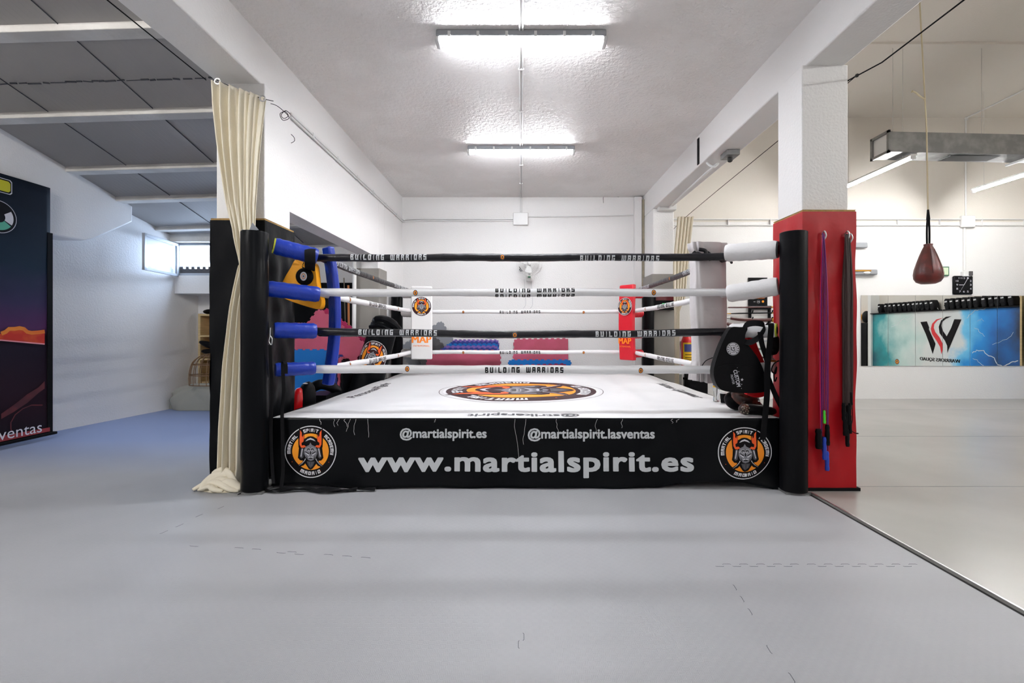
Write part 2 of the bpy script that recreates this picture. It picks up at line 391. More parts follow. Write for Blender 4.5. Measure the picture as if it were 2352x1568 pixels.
def emblem(full=True, bg='print_maroon'):
    a = Art()
    a.disc(1, 'print_white', 0, n=56); a.disc(.965, bg, 1, n=56); a.disc(.705, 'print_orange', 2, n=48)
    if not full:
        a.sym([(0,-.5),(.2,-.35),(.3,0),(.25,.3),(.45,.75),(.3,.7),(.12,.35),(0,.4)], 'print_dgray', 3); return a
    t = 'print_white'
    a.arc_text('SPIRIT', .765, PI/2, .085, .13, .022, t, 3)
    a.arc_text('MARTIAL', .765, math.radians(158), .085, .13, .022, t, 3)
    a.arc_text('ACADEMY', .765, math.radians(20), .085, .13, .022, t, 3)
    a.arc_text('MADRID', .765, -PI/2, .10, .13, .035, t, 3, inward=True)
    for an in (-.16*PI, 1.16*PI, -.34*PI, 1.34*PI): a.disc(.014, 'print_flame', 3, (math.cos(an)*.83, math.sin(an)*.83), 8)
    K = 'print_black' if bg == 'print_black' else 'print_maroon'
    # horn backs, head silhouette, tusks, beard
    a.sym([(.20,.20),(.23,.42),(.25,.70),(.30,.72),(.36,.84),(.46,.92),(.475,.70),(.47,.40),(.46,.18),(.40,.06),(.28,.05)], K, 3)
    a.poly([(-.44,.20),(-.36,.36),(-.24,.50),(-.1,.585),(0,.60),(.1,.585),(.24,.50),(.36,.36),(.44,.20),(.47,-.08),(.50,-.24),(.42,-.34),(.28,-.36),(.2,-.5),(.08,-.66),(0,-.70),(-.08,-.66),(-.2,-.5),(-.28,-.36),(-.42,-.34),(-.50,-.24),(-.47,-.08)], K, 3)
    a.sym([(.16,-.26),(.24,-.25),(.34,-.42),(.54,-.56),(.46,-.60),(.28,-.54),(.18,-.42)], K, 3)
    # flames
    a.sym([(.17,.20),(.24,.26),(.33,.24),(.345,.34),(.27,.40),(.245,.56),(.285,.68),(.30,.56),(.34,.62),(.345,.74),(.42,.84),(.415,.68),(.425,.48),(.42,.28),(.36,.16),(.28,.15)], 'print_flame', 4)
    a.sym([(.22,.30),(.30,.31),(.30,.36),(.23,.38)], K, 5)
    # helmet band
    a.poly([(-.2,.40),(-.12,.49),(0,.54),(.12,.49),(.2,.40),(.08,.45),(0,.47),(-.08,.45)], 'print_lgray', 5)
    a.poly([(-.055,.26),(0,.36),(.055,.26)], 'print_gray', 5)
    # ears and face
    a.sym([(.26,.14),(.36,.14),(.39,-.02),(.43,-.20),(.37,-.27),(.29,-.22),(.27,-.05)], 'print_dgray', 4)
    a.sym([(.29,.12),(.33,.12),(.36,-.04),(.39,-.18),(.36,-.2),(.33,-.05)], 'print_lgray', 5)
    a.poly([(-.10,.24),(-.19,.19),(-.25,.08),(-.25,-.08),(-.2,-.22),(-.1,-.33),(0,-.36),(.1,-.33),(.2,-.22),(.25,-.08),(.25,.08),(.19,.19),(.10,.24),(0,.28)], 'print_gray', 4)
    for sx in (-1, 1):
        a.disc(.085, 'print_dgray', 5, (sx*.075,.08), 16); a.disc(.085, 'print_lgray', 6, (sx*.075,.08), 16, r0=.07)
        a.poly([(sx*.03,.06),(sx*.11,.07),(sx*.10,.04),(sx*.04,.03)], 'print_lgray', 6)
        a.poly([(sx*.04,-.12),(sx*.20,-.03),(sx*.21,-.055),(sx*.08,-.16)], 'print_lgray', 6)
        a.poly([(sx*.06,-.11),(sx*.22,.0),(sx*.24,.03),(sx*.07,-.06)], K, 6)
        a.poly([(sx*.17,.12),(sx*.22,.06),(sx*.22,-.02),(sx*.2,.04)], 'print_lgray', 6)
        a.poly([(sx*.03,-.19),(sx*.12,-.21),(sx*.08,-.235),(0,-.23)], 'print_lgray', 6)
        a.poly([(sx*.14,-.2),(sx*.19,-.14),(sx*.16,-.27),(sx*.1,-.31)], 'print_dgray', 5)
        a.line([(sx*.2,-.27),(sx*.25,-.36),(sx*.34,-.46),(sx*.47,-.55)], [.03,.022,.018,.006], 'print_lgray', 6)
    a.poly([(-.012,.16),(.012,.16),(.018,-.1),(-.018,-.1)], 'print_black', 6)
    a.poly([(-.07,-.24),(.07,-.24),(.05,-.28),(-.05,-.28)], 'print_black', 6)
    a.poly([(-.16,-.38),(.16,-.38),(.1,-.54),(0,-.64),(-.1,-.54)], 'print_dgray', 4)
    a.line([(-.06,-.42),(-.02,-.58)], .012, 'print_gray', 5); a.line([(.06,-.42),(.03,-.56)], .012, 'print_gray', 5)
    return a
def flat_map(O, U, V):
    O, U, V = Vector(O), Vector(U), Vector(V); N = U.cross(V).normalized()
    return lambda u, v, h: O+U*u+V*v+N*h
#==PART2
# ================================================================== ROOM
YB = 9.2; ZC = 4.06; XL = -2.39; XR = 2.45; HZ = 5.66
def roofz(X, Y): return 4.935-.23*Y+.03*(X+5)
def lwx(Y): return -6.95+.1*Y     # left wall, slightly out of square
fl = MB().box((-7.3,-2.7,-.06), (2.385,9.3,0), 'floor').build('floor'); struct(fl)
# interlocking seams between the foam mats
sm_ = MB()
def seam(p, q, n, amp, keep=1.0, seed=1):
    rr = random.Random(seed); p = Vector((*p,0)); q = Vector((*q,0)); d = (q-p)/n; nn = Vector((-d.y,d.x,0)).normalized()*amp
    for i in range(n):
        if rr.random() > keep: continue
        a = p+d*i; s = nn if i % 2 else -nn
        sm_.ribbon([a+s*.7+Vector((0,0,.0006)), a+d*.12+s+Vector((0,0,.0006)), a+d*.88+s+Vector((0,0,.0006)), a+d+s*.7+Vector((0,0,.0006))], tuple(Vector((-d.y,d.x,0)).normalized()*.0022), 'seam', .0008)
        
seam((1.12,2.645), (2.30,2.645), 24, .014, .98, 3)
seam((-2.45,2.95), (-.9,2.72), 26, .012, .45, 5)
seam((0,1.80), (0,2.2), 8, .012, .35, 6)
seam((1.02,1.55), (1.14,2.6), 20, .012, .22, 8)
seam((-2.45,2.95), (-2.3,3.6), 12, .012, .3, 9)
so = sm_.build('mat_seam', fl)
struct(MB().box((2.425,-2.7,-.06), (10.6,3.83,.004), 'floor_hall').box((2.384,3.83,-.06), (10.6,9.3,.004), 'floor_hall').build('floor'))
st = MB().box((2.38,-2.7,-.058), (2.43,3.85,-.012), 'galv_dark'); struct(st.build('floor_gap'))
struct(MB().box((2.425,-2.7,.004), (2.437,3.83,.0075), 'metal').build('floor_edge_strip'))
hs = MB()
for y in (3.98, 5.9, 7.9): hs.box((2.5,y,.0035), (10.5,y+.004,.0048), 'seam')
struct(hs.build('hall_mat_seams'))
# walls
struct(MB().box((XL-.2,YB,0), (2.60,YB+.15,ZC+.1), 'plaster').build('wall_back'))
wb = MB().box((2.60,YB,0), (10.65,YB+.15,3.56), 'plaster').box((2.60,YB,3.56), (10.65,YB+.15,HZ+.1), 'cream_wall'); struct(wb.build('wall_back'))
struct(MB().box((10.5,-2.7,0), (10.65,YB,HZ+.1), 'cream_wall').build('wall_right'))
struct(MB().box((-7.4,-2.85,-.05), (10.65,-2.7,5.9), 'plaster').build('wall_front'))
wl = MB(); wl.add([(lwx(-2.7),-2.7,-.05),(lwx(9.2),9.2,-.05),(lwx(9.2),9.2,5.9),(lwx(-2.7),-2.7,5.9),(-7.6,-2.7,-.05),(-7.6,9.2,-.05),(-7.6,9.2,5.9),(-7.6,-2.7,5.9)], [(0,1,2,3),(4,7,6,5),(0,4,5,1),(3,2,6,7),(0,3,7,4),(1,5,6,2)], 'plaster', False)
struct(wl.build('wall_left'))
# rear wall of the low left room, with the window opening
wr = MB().box((-6.4,8.62,0), (-2.5,8.8,2.35), 'plaster').box((-4.62,8.62,2.35), (-2.5,8.8,3.4), 'plaster')
struct(wr.build('wall_back'))
wbx = MB().box((-6.3,8.1,2.03), (-4.6,8.62,2.35), 'plaster').box((-6.3,8.1,2.93), (-4.6,8.2,3.2), 'plaster').box((-4.66,8.1,2.35), (-4.5,8.8,3.3), 'plaster')
struct(wbx.build('window_ledge'))
# ceilings
struct(MB().box((XL-.2,-2.7,ZC), (XR+.2,YB,ZC+.1), 'ceiling').build('ceiling'))
hc = MB().box((2.6,-2.7,HZ), (10.6,YB,HZ+.1), 'cream_wall').box((2.78,6.8,HZ-.03), (10.5,6.87,HZ), 'cream_wall'); struct(hc.build('ceiling'))
rf = MB().grid(lambda u, v: (-7.3+u*2.8, -2.7+v*10.9, roofz(-7.3+u*2.8, -2.7+v*10.9)), 8, 8, 'roof').grid(lambda u, v: (-4.5+u*1.95, -2.7+v*11.4, roofz(-4.5+u*1.95, -2.7+v*11.4)), 6, 8, 'roof'); ro = struct(rf.build('ceiling'))
js = MB()
for xj in (-2.9,-4.05,-5.2,-6.35):
    js.tube([(xj,y,roofz(xj,y)-.003) for y in (-2,3,8.5)], .005, 'seam', 6)
struct(js.build('roof_joint'))
jd = MB(); rr = random.Random(4); x = -6.6
while x < -2.9:
    L = rr.uniform(.05,.16); jd.tube([(x,4.63+rr.uniform(-.01,.01),roofz(x,4.63)-.004),(x+L,4.63+rr.uniform(-.01,.01),roofz(x+L,4.63)-.004)], rr.uniform(.004,.010), 'seam', 6); x += L+rr.uniform(0,.04)
struct(jd.build('roof_crack'))
for i, yb in enumerate((1.9, 3.0, 4.07, 5.10, 6.09, 6.84, 7.79)):
    bm_ = MB(); h = .045; bw = .075; x0 = lwx(yb)-.05; x1 = -2.6
    bm_.add([(x,yb+dy,roofz(x,yb)+.05-dz) for x in (x0,x1) for dy in (-bw,bw) for dz in (0,h+.05)], [(0,1,3,2),(4,6,7,5),(0,4,5,1),(2,3,7,6),(0,2,6,4),(1,5,7,3)], 'roof_white', False)
    struct(bm_.build('roof_beam', bevel=.006))
struct(MB().box((-6.2,8.0,2.93), (-4.5,8.12,3.16), 'roof_white').build('roof_beam'))
# longitudinal beams
struct(MB().box((-2.78,-2.7,3.63), (XL,YB,ZC+.02), 'plaster').build('beam', bevel=.012))
struct(MB().box((-2.62,-2.7,ZC), (-2.5,5.2,5.85), 'plaster').build('wall_left_upper'))
struct(MB().box((XR,-2.7,3.64), (2.78,YB,ZC+.02), 'plaster').build('beam', bevel=.012))
struct(MB().box((2.6,-2.7,ZC), (2.78,YB,HZ+.1), 'cream_wall').build('wall_right_upper'))
struct(MB().box((-2.63,4.62,2.59), (XL,7.665,3.635), 'plaster').build('lintel'))
struct(MB().box((-2.63,7.98,0), (XL,YB,3.635), 'plaster').build('wall_left_rear'))
struct(MB().box((-2.76,7.66,0), (XL+.003,7.985,3.635), 'plaster').build('pillar', bevel=.02))
struct(MB().box((-2.80,4.2,0), (-2.356,4.66,3.635), 'plaster').build('pillar', bevel=.008))
struct(MB().box((2.415,3.93,0), (2.81,4.30,3.645), 'plaster').build('pillar', bevel=.008))
struct(MB().box((XR,8.49,0), (2.84,YB,3.645), 'plaster').build('pillar', bevel=.02))
struct(MB().box((2.26,9.08,0), (2.40,YB,ZC-.02), 'plaster').build('trim_1', bevel=.01))
# haunch on the left wall
hp = [(4.6,2.56),(6.26,2.60),(6.45,2.67),(6.95,2.98),(7.06,3.05),(7.06,3.9),(4.6,3.9)]
struct(MB().prism([(y,z) for y,z in hp], (-6.25,0,0), (0,1,0), (0,0,1), (.5,0,0), 'plaster').build('stair_soffit', bevel=.02))
# ------------------------------------------------------------------ window (left room)
wf = MB(); X0, X1, Z0, Z1, YW = -6.12, -4.66, 2.355, 2.925, 8.13
for lo, hi in (((X0,YW,Z0),(X1,YW+.05,Z0+.04)), ((X0,YW,Z1-.04),(X1,YW+.05,Z1)), ((X0,YW,Z0),(X0+.04,YW+.05,Z1)), ((X1-.04,YW,Z0),(X1,YW+.05,Z1)), ((-5.42,YW,Z0),(-5.37,YW+.05,Z1))): wf.box(lo, hi, 'grey_plastic')
win = struct(wf.build('window_1', bevel=.004))
teeth = [(X0+.04,Z0+.03)]; x = X0+.04; k = 0
while x < X1-.1: teeth += [(x,Z0+(.12 if k%2 else .16)),(x+.05,Z0+(.12 if k%2 else .16))]; x += .05; k += 1
teeth += [(x,Z0+.03)]
MB().prism(teeth, (0,YW+.03,0), (1,0,0), (0,0,1), (0,.02,0), 'dark_foam').build('draught_strip', win)
sh = MB(); h0 = Vector((-6.09,8.10,0)); h1 = Vector((-5.95,7.2,0)); dd = (h1-h0); nn = Vector((-dd.y,dd.x,0)).normalized()*.02
def shp(a, b, z0, z1, m, mb, t=1): 
    p = h0+dd*a; q = h0+dd*b
    mb.add([p-nn*t+Vector((0,0,z0)),q-nn*t+Vector((0,0,z0)),q+nn*t+Vector((0,0,z0)),p+nn*t+Vector((0,0,z0)),p-nn*t+Vector((0,0,z1)),q-nn*t+Vector((0,0,z1)),q+nn*t+Vector((0,0,z1)),p+nn*t+Vector((0,0,z1))], [(0,1,2,3),(7,6,5,4),(0,4,5,1),(1,5,6,2),(2,6,7,3),(3,7,4,0)], m, False)
for a, b, z0, z1 in ((0,1,2.33,2.375),(0,1,2.865,2.91),(0,.05,2.33,2.91),(.95,1,2.33,2.91)): shp(a,b,z0,z1,'grey_plastic',sh)
sash = sh.build('sash', win, bevel=.003)
g = MB(); shp(.05,.95,2.375,2.865,'glass',g,.15); g.build('pane', win)
g = MB().box((-5.37,YW+.02,Z0+.04), (X1-.04,YW+.024,Z1-.04), 'glass'); g.build('pane', win)
# ================================================================== LIGHTS (fixtures)
def centre_light(y, L, label, group=None, tilt=.0, name='ceiling_light', em='diff'):
    t = thing(name, (0,y,ZC), label, 'ceiling light', group)
    b = MB().box((-L/2,y-.078,ZC-.055), (L/2,y+.078,ZC), 'grey_plastic'); b.build('housing', t, bevel=.01)
    d = MB(); n = 8; ys = []; pr = [(math.cos(a)*.064, -math.sin(a)*.036) for a in [PI*i/n for i in range(n+1)]]
    vs = [(x, y+p[0], ZC-.055+p[1]) for x in (-L/2+.02, L/2-.02) for p in pr]; N = n+1
    d.add(vs, [(i,i+1,N+i+1,N+i) for i in range(n)]+[tuple(range(N))[::-1], tuple(N+i for i in range(N))], em); d.build('diffuser', t)
    for sx in (-1,1): MB().box((min(sx*(L/2-.03),sx*(L/2+.012)),y-.07,ZC-.096), (max(sx*(L/2-.03),sx*(L/2+.012)),y+.07,ZC-.05), 'white_plastic').build('end_cap', t, bevel=.012)
    for i in range(6):
        x = -L/2+.12+i*(L-.24)/5; MB().box((x-.012,y-.086,ZC-.068), (x+.012,y-.06,ZC-.02), 'white_plastic').build('clip', t)
    return t
centre_light(4.17, 1.53, 'long fluorescent ceiling light nearest the camera, above the front of the ring')
centre_light(6.72, 1.56, 'smaller looking lit fluorescent ceiling light above the back of the ring')
centre_light(-1.1, 1.53, 'added fluorescent fill light on the ceiling behind the camera, near the front wall', em='diff_added')  # added fixture behind the camera, lifts the light on front-facing surfaces
def hall_light(X, y0, y1, label):
    z = 3.95; t = thing('hanging_tube_light', (X,(y0+y1)/2,z), label, 'tube light')
    MB().box((X-.05,y0,z), (X+.05,y1,z+.03), 'white_plastic').build('housing', t, bevel=.006)
    MB().tube([(X,y0+.03,z-.018),(X,y1-.03,z-.018)], .022, 'tube', 12).build('tube', t)
    for y in (y0+.015, y1-.015): MB().box((X-.03,y-.015,z-.045), (X+.03,y+.015,z), 'white_plastic').build('end_cap', t)
    for y in (y0+.2, y1-.2): MB().tube([(X,y,z+.03),(X,y,HZ)], .004, 'white_fabric_cord', 6).build('hanger', t)
tl = thing('added_left_light', (-4.6,.7,4.6), 'added tube light, out of view, brightening the left bay from under its low roof', 'tube light')  # added lamp out of view, brightens the left bay walls and roof
MB().box((-5.2,.65,4.63), (-4.0,.75,4.77), 'white_plastic').build('housing', tl, bevel=.006)
MB().tube([(-5.15,.7,4.605),(-4.05,.7,4.605)], .024, 'tube_added', 12).build('tube', tl)
hall_light(5.80, 6.75, 8.3, 'lit tube light hanging in the right hall under the left end of the duct')
hall_light(8.3, 6.85, 8.4, 'lit tube light hanging at the right picture edge below the duct')
hall_light(5.80, 2.2, 3.7, 'tube light hanging in the right hall beside the front bay')
hall_light(8.3, 2.2, 3.7, 'tube light hanging in the right hall near the side wall')
hall_light(5.80, -1.6, -.1, 'tube light hanging at the front end of the right hall')
# ================================================================== CONDUITS, BOXES, DUCT
def th1(mb, name, label, cat, group=None, parent=None, **k):
    o = mb.build(name, parent, **k); return tag(o, label, cat, group)
m = MB()
for dx in (-.014,.014): m.tube([(dx,-2.6,ZC-.008),(dx,YB-.012,ZC-.008)], .009, 'white_plastic', 8); m.tube([(dx,YB-.012,ZC-.008),(dx,YB-.012,3.70)], .009, 'white_plastic', 8)
for y in (.5,1.9,3.2,4.7,5.6,7.4,8.3): m.box((-.03,y-.008,ZC-.022), (.03,y+.008,ZC), 'white_plastic')
th1(m, 'cable_conduit', 'thin white double conduit running along the middle of the ceiling through both lights', 'conduit')
m = MB().box((-.16,YB-.055,3.49), (.14,YB,3.74), 'white_plastic'); jb = th1(m, 'junction_box', 'square white junction box on the back wall above the fan', 'junction box', bevel=.012)
m = MB()
for dz in (0,.035):
    m.tube(smooth([(XL+.02,4.70,3.56+dz),(XL+.02,9.0,3.56+dz),(XL+.05,YB-.03,3.56+dz),(XL+.3,YB-.02,3.58+dz),(-.16,YB-.02,3.58+dz)], 4), .012, 'white_plastic', 8)
for y in (5.2,5.9,6.6,7.3,8.0,8.7): m.box((XL,y-.01,3.545), (XL+.034,y+.01,3.61), 'white_plastic')
th1(m, 'cable_conduit', 'white conduit along the left beam turning onto the back wall', 'conduit')
m = MB().tube(smooth([(.14,YB-.02,3.66),(2.0,YB-.02,3.69),(2.5,YB-.1,3.74),(2.47,8.44,3.85),(2.55,8.40,3.80)], 5), .013, 'white_plastic', 8)
th1(m, 'cable_conduit', 'white conduit from the junction box right to the rear pillar', 'conduit')
m = MB().box((2.52,8.34,3.58), (2.84,8.48,3.70), 'white_plastic'); th1(m, 'junction_box', 'white box under the right beam at the rear pillar', 'junction box', bevel=.01)
m = MB().tube(smooth([(2.70,8.34,3.62),(2.66,7.6,3.61),(2.62,6.5,3.60),(2.62,6.1,3.59),(2.55,6.02,3.52),(2.5,6.05,3.55),(2.5,6.15,3.62)], 5), .015, 'white_plastic', 8)
th1(m, 'cable_conduit', 'white conduit under the right beam ending in a hanging loop', 'conduit')
m = MB().box((2.44,6.28,3.66), (2.449,6.34,4.02), 'black_matte'); th1(m, 'rubber_strip', 'short black vertical strip on the inner face of the right beam', 'strip')
m = MB().box((2.58,5.72,3.57), (2.74,5.92,3.638), 'galv'); m.lathe([(.03,0),(.03,-.05),(.015,-.06)], (2.66,5.82,3.57), 'galv_dark', 12)
th1(m, 'fixing_bracket', 'metal bracket with a bolt under the right beam', 'bracket', bevel=.004)
m = MB().tube([(2.43,YB-.10,.6),(2.43,YB-.10,3.98)], .028, 'pipe_brown', 12)
for z in (1.9,3.0,3.6): m.tube([(2.43,YB-.10,z),(2.43,YB-.10,z+.05)], .034, 'pipe_brown', 12)
th1(m, 'drain_pipe', 'aged vertical pipe in the back right corner beside the pilaster', 'pipe')
m = MB()
for z in (3.61,3.49):
    for a, b in ((2.86,8.83),(9.08,10.45)): m.tube([(a,YB-.02,z),(b,YB-.02,z)], .014, 'white_plastic', 8)
for i in range(9): m.box((3.3+i*.85,YB-.037,3.475), (3.308+i*.85,YB,3.625), 'white_plastic')
th1(m, 'cable_conduit', 'pair of horizontal conduits along the hall back wall behind the speed bag', 'conduit')
m = MB().box((8.82,YB-.07,3.44), (9.08,YB,3.68), 'white_plastic'); th1(m, 'junction_box', 'white junction box on the hall wall above the clock', 'junction box', bevel=.015)
m = MB().tube(smooth([(8.93,YB-.02,3.68),(8.93,YB-.02,5.5),(8.93,YB-.06,5.6),(8.93,YB-.3,5.64),(8.93,-2,5.64)], 5), .014, 'white_plastic', 8)
th1(m, 'cable_conduit', 'conduit climbing the hall wall and bending onto the ceiling', 'conduit')
m = MB().tube([(8.90,YB-.02,3.44),(8.90,YB-.02,2.58)], .022, 'white_plastic', 8); th1(m, 'cable_conduit', 'vertical conduit dropping from the hall junction box to the clock', 'conduit')
m = MB().box((8.84,YB-.08,2.46), (8.98,YB,2.56), 'white_plastic').box((8.93,YB-.10,2.47), (9.0,YB-.02,2.56), 'dark_foam'); th1(m, 'socket_box', 'small socket box with a dark plug directly above the clock', 'socket', bevel=.008)
# duct
t = thing('ventilation_duct', (7.5,6.9,4.1), 'grey galvanised ventilation duct hanging across the right hall', 'duct')
x0, x1 = 5.48, 10.45; zs = -.012
d = MB(); 
def dz(x): return -(x-x0)*.022
d.add([(x,y,z+dz(x)) for x in (x0,x1) for y in (6.8,7.12) for z in (4.03,4.33)], [(4,6,7,5),(0,4,5,1),(2,3,7,6),(0,2,6,4),(1,5,7,3)], 'galv', False)
d.build('duct_body', t)
MB().box((x0-.004,6.82,4.05), (x0+.004,7.10,4.31), 'white_plastic').build('end_cap', t)
for lo, hi in (((x0-.03,6.78,4.01),(x0,7.14,4.05)),((x0-.03,6.78,4.31),(x0,7.14,4.35)),((x0-.03,6.78,4.01),(x0,6.82,4.35)),((x0-.03,7.10,4.01),(x0,7.14,4.35))): MB().box(lo, hi, 'galv').build('flange', t)
g = MB().box((6.45,6.86,3.992), (7.75,7.08,4.0), 'galv_dark')
g.build('grille', t)
for x in (7.62, 9.9): MB().box((x,6.7,3.95+dz(x)+.05), (x+.04,7.2,3.98+dz(x)+.05), 'galv').build('support_bar', t)
for x, y in ((5.65,6.95),(7.0,6.95),(9.9,6.95)): MB().tube([(x,y,4.33),(x,y,HZ)], .005, 'white_fabric_cord', 6).build('hanger', t)
# wires
m = MB().tube(smooth([(2.95,YB-.1,3.30),(2.95,8.0,3.42),(2.92,4.3,3.56),(2.88,4.05,3.56)],3), .004, 'black_matte', 6); th1(m, 'curtain_wire', 'thin dark wire stretched from the right pillar back to the far curtain', 'wire')
m = MB().tube([(2.82,3.96,3.52),(2.92,3.7,3.53),(2.95,-2.5,3.62)], .006, 'black_matte', 6); m.ball((2.85,3.88,3.525), .016, 'galv_dark', 8); th1(m, 'curtain_wire', 'dark wire running from the right pillar toward the camera with a knot', 'wire')
m = MB().tube([(-2.84,4.12,3.62),(-2.84,-2.5,3.66)], .005, 'black_matte', 6); th1(m, 'curtain_wire', 'thin wire along the underside edge of the left beam', 'wire')
#==PART3
# ================================================================== BOXING RING
PXL, PXR, PYF, PYR = -1.87, 1.90, 4.25, 7.93      # rope square corners
ZR = (2.046, 1.71, 1.338, 1.0)                       # rope heights
CZ = .60; CL, CR, CF, CB = -2.16, 2.24, 3.97, 8.40
ring = thing('boxing_ring', (0,6.1,0), 'raised boxing ring with white canvas, black banner apron and black and white ropes', 'boxing ring')
frame = MB().box((CL+.05,CF+.06,.02), (CR-.05,CB-.03,CZ-.09), 'galv_dark').build('platform_frame', ring)
def cdz(X, Y): return .004*math.sin(X*3+Y*5)+.003*math.sin(X*7-Y*2.3)
cv = MB().grid(lambda u, v: (CL+u*(CR-CL), CF+v*(CB-CF), CZ+cdz(CL+u*(CR-CL), CF+v*(CB-CF))), 60, 60, 'canvas')
cv.box((CL,CF,CZ-.09), (CR,CB,CZ-.008), 'canvas')
canvas = cv.build('canvas', ring)
cm = lambda u, v, h: (u, v, CZ+cdz(u,v)+.0012+h)
a = Art(); e = emblem()
# canvas emblem lies with its top toward the left
a.disc(1.055, 'print_maroon', -1, n=72, r0=1.047)
a.join(e); a.xf(lambda x, y: (-y*.99, 5.88+x*.99))
mb = MB(); a.to(mb, cm, res=.12, lift=.0009); mb.build('canvas_emblem', canvas)
a = Art().font('@strikerspirit', .02, 4.16, 1.0, 'print_dgray', 0, bold=.02, rot=PI, align='C'); mb = MB(); a.to(mb, cm, res=.1); mb.build('canvas_lettering', canvas)
a = Art().font('PersonalFight', -1.84, 5.9, 1.5, 'print_dgray', 0, bold=.02, shear=.4, rot=-PI/2+PI, align='C', height=.16); mb = MB(); a.to(mb, cm, res=.1); mb.build('canvas_lettering', canvas)
a = Art().font('Fairtex Gymwear', 1.93, 5.9, 1.5, 'print_dgray', 0, bold=.02, shear=.4, rot=-PI/2, align='C', height=.16); mb = MB(); a.to(mb, cm, res=.1); mb.build('canvas_lettering', canvas)
# apron banners
def bw_(X, Z):       # wrinkles of the front banner (distance toward the viewer)
    k = (CZ-Z)/CZ; e_ = max(0,(abs(X)-1.5))/.7
    return .010*k*math.sin(X*4.1+Z*6)+.007*k*math.sin(X*9.3-Z*13)+.018*k*e_*math.sin(X*6-Z*15)+.012*max(0,k-.72)*math.sin(X*15+2)+.03*k*k
def bot(X):
    b = .012+.006*math.sin(X*5)
    if X > 1.2: b += .05*max(0, math.sin(min(1,(X-1.2)/.95)*PI))**.8
    if X < -1.5: b += .03*max(0, math.sin(min(1,(-1.5-X)/.65)*PI))
    return b
BY = CF-.012
def bs(u, v):
    X = CL+.0+u*(CR-CL+.0); zb = bot(X); Z = zb+v*(CZ+.004-zb); return (X, BY-bw_(X,Z), Z)
ban = MB().grid(bs, 150, 26, 'black_vinyl').build('apron_banner', ring, solid=.004)
bm_ = lambda u, v, h: (u, BY-bw_(u,v)-.0055-h, v)
def banner_part(a, name, res=.06, lift=.0007):
    mb = MB(); a.to(mb, bm_, res=res, lift=lift); return mb.build(name, ban)
banner_part(Art().font('www.martialspirit.es', (825-CX)*3.93/FPX, .10, (1592-825)*3.93/FPX, 'print_silver', 0, bold=.034, height=.215, space=1.08), 'web_address')
banner_part(Art().font('@martialspirit.es', (919-CX)*3.95/FPX, .437, 198*3.95/FPX, 'print_silver', 0, bold=.03), 'account_name')
banner_part(Art().font('@martialspirit.lasventas', (1213-CX)*3.95/FPX, .432, 290*3.95/FPX, 'print_silver', 0, bold=.03), 'account_name')
for cx, cy, sx in ((-1.815,.318,1), (1.93,.303,1)):
    a = emblem(bg='print_black'); 
    if cx > 0: a.xf(lambda x, y: (cx+(x+.10*max(0,-y)*(.3 if x > 0 else -.5)+.05*max(0,x)*y)*.232, cy+(y+.12*max(0,x)*(-y if y < 0 else 0))*.222))
    else: a.xf(lambda x, y: (cx+x*.222, cy+y*.222))
    banner_part(a, 'round_emblem', res=.03, lift=.0009)
side = MB()
for X in (CL-.006, CR+.006): side.grid(lambda u, v, X=X: (X+.006*math.sin(u*40), CF+u*(CB-CF), .02+v*(CZ-.016)), 60, 6, 'black_vinyl')
side.grid(lambda u, v: (CL+u*(CR-CL), CB+.006, .02+v*(CZ-.016)), 30, 4, 'black_vinyl'); side.build('side_apron', ring)
# loose threads at the canvas edge
rr = random.Random(11)
for px, ln in ((735,.05),(768,.07),(780,.06),(793,.07),(805,.11),(818,.14),(845,.16),(1183,.33),(1208,.22),(1278,.12),(1372,.16),(1430,.08),(1545,.04),(1560,.03),(1000,.03)):
    X = (px-CX)*3.95/FPX; p = [(X,BY-.012,CZ-.002)]; n = 5
    for i in range(n): p.append((p[-1][0]+rr.uniform(-.012,.012), BY-bw_(X,CZ-ln*(i+1)/n)-.009, CZ-ln*(i+1)/n))
    MB().tube(smooth(p,3), .0013, 'thread', 5).build('loose_thread', ban)
# corner posts
PO = ((-2.25,3.86),(2.30,3.86),(-2.25,8.28),(2.30,8.28)); 
for i, (x, y) in enumerate(PO):
    zt = 2.19 if y < 5 else 2.06
    MB().tube([(x,y,0),(x,y,zt-.06)], .045, 'metal', 16).build('steel_post', ring)
    p = MB(); n = 28; r = .105
    prof = [(r*.85,.02),(r,.04),(r,zt-.01),(r*.97,zt),(r*.6,zt)]
    if x > 0 and y < 5: prof = [(r,.02),(r,zt-.004),(r*.95,zt),(r*.8,zt-.001),(r*.8,zt-.02)]
    def sq(v): return v
    p.lathe(prof, (x,y,0), 'black_leather' if x > 0 else 'black_vinyl', n)
    pp = p.build('post_padding', ring)
    MB().box((x-.16,y-.16,0) if y > 5 else (x-.1,y-.07,0), (x+.16,y+.16,.018) if y > 5 else (x+.1,y+.1,.018), 'galv').build('base_plate', ring)
# folded flap on the top of the left front padding
MB().prism([(0,0),(.07,.01),(.02,.07)], (-2.26,3.80,2.19), (1,.2,0), (0,.1,1), (0,.006,0), 'grey_foam').build('padding_flap', ring)
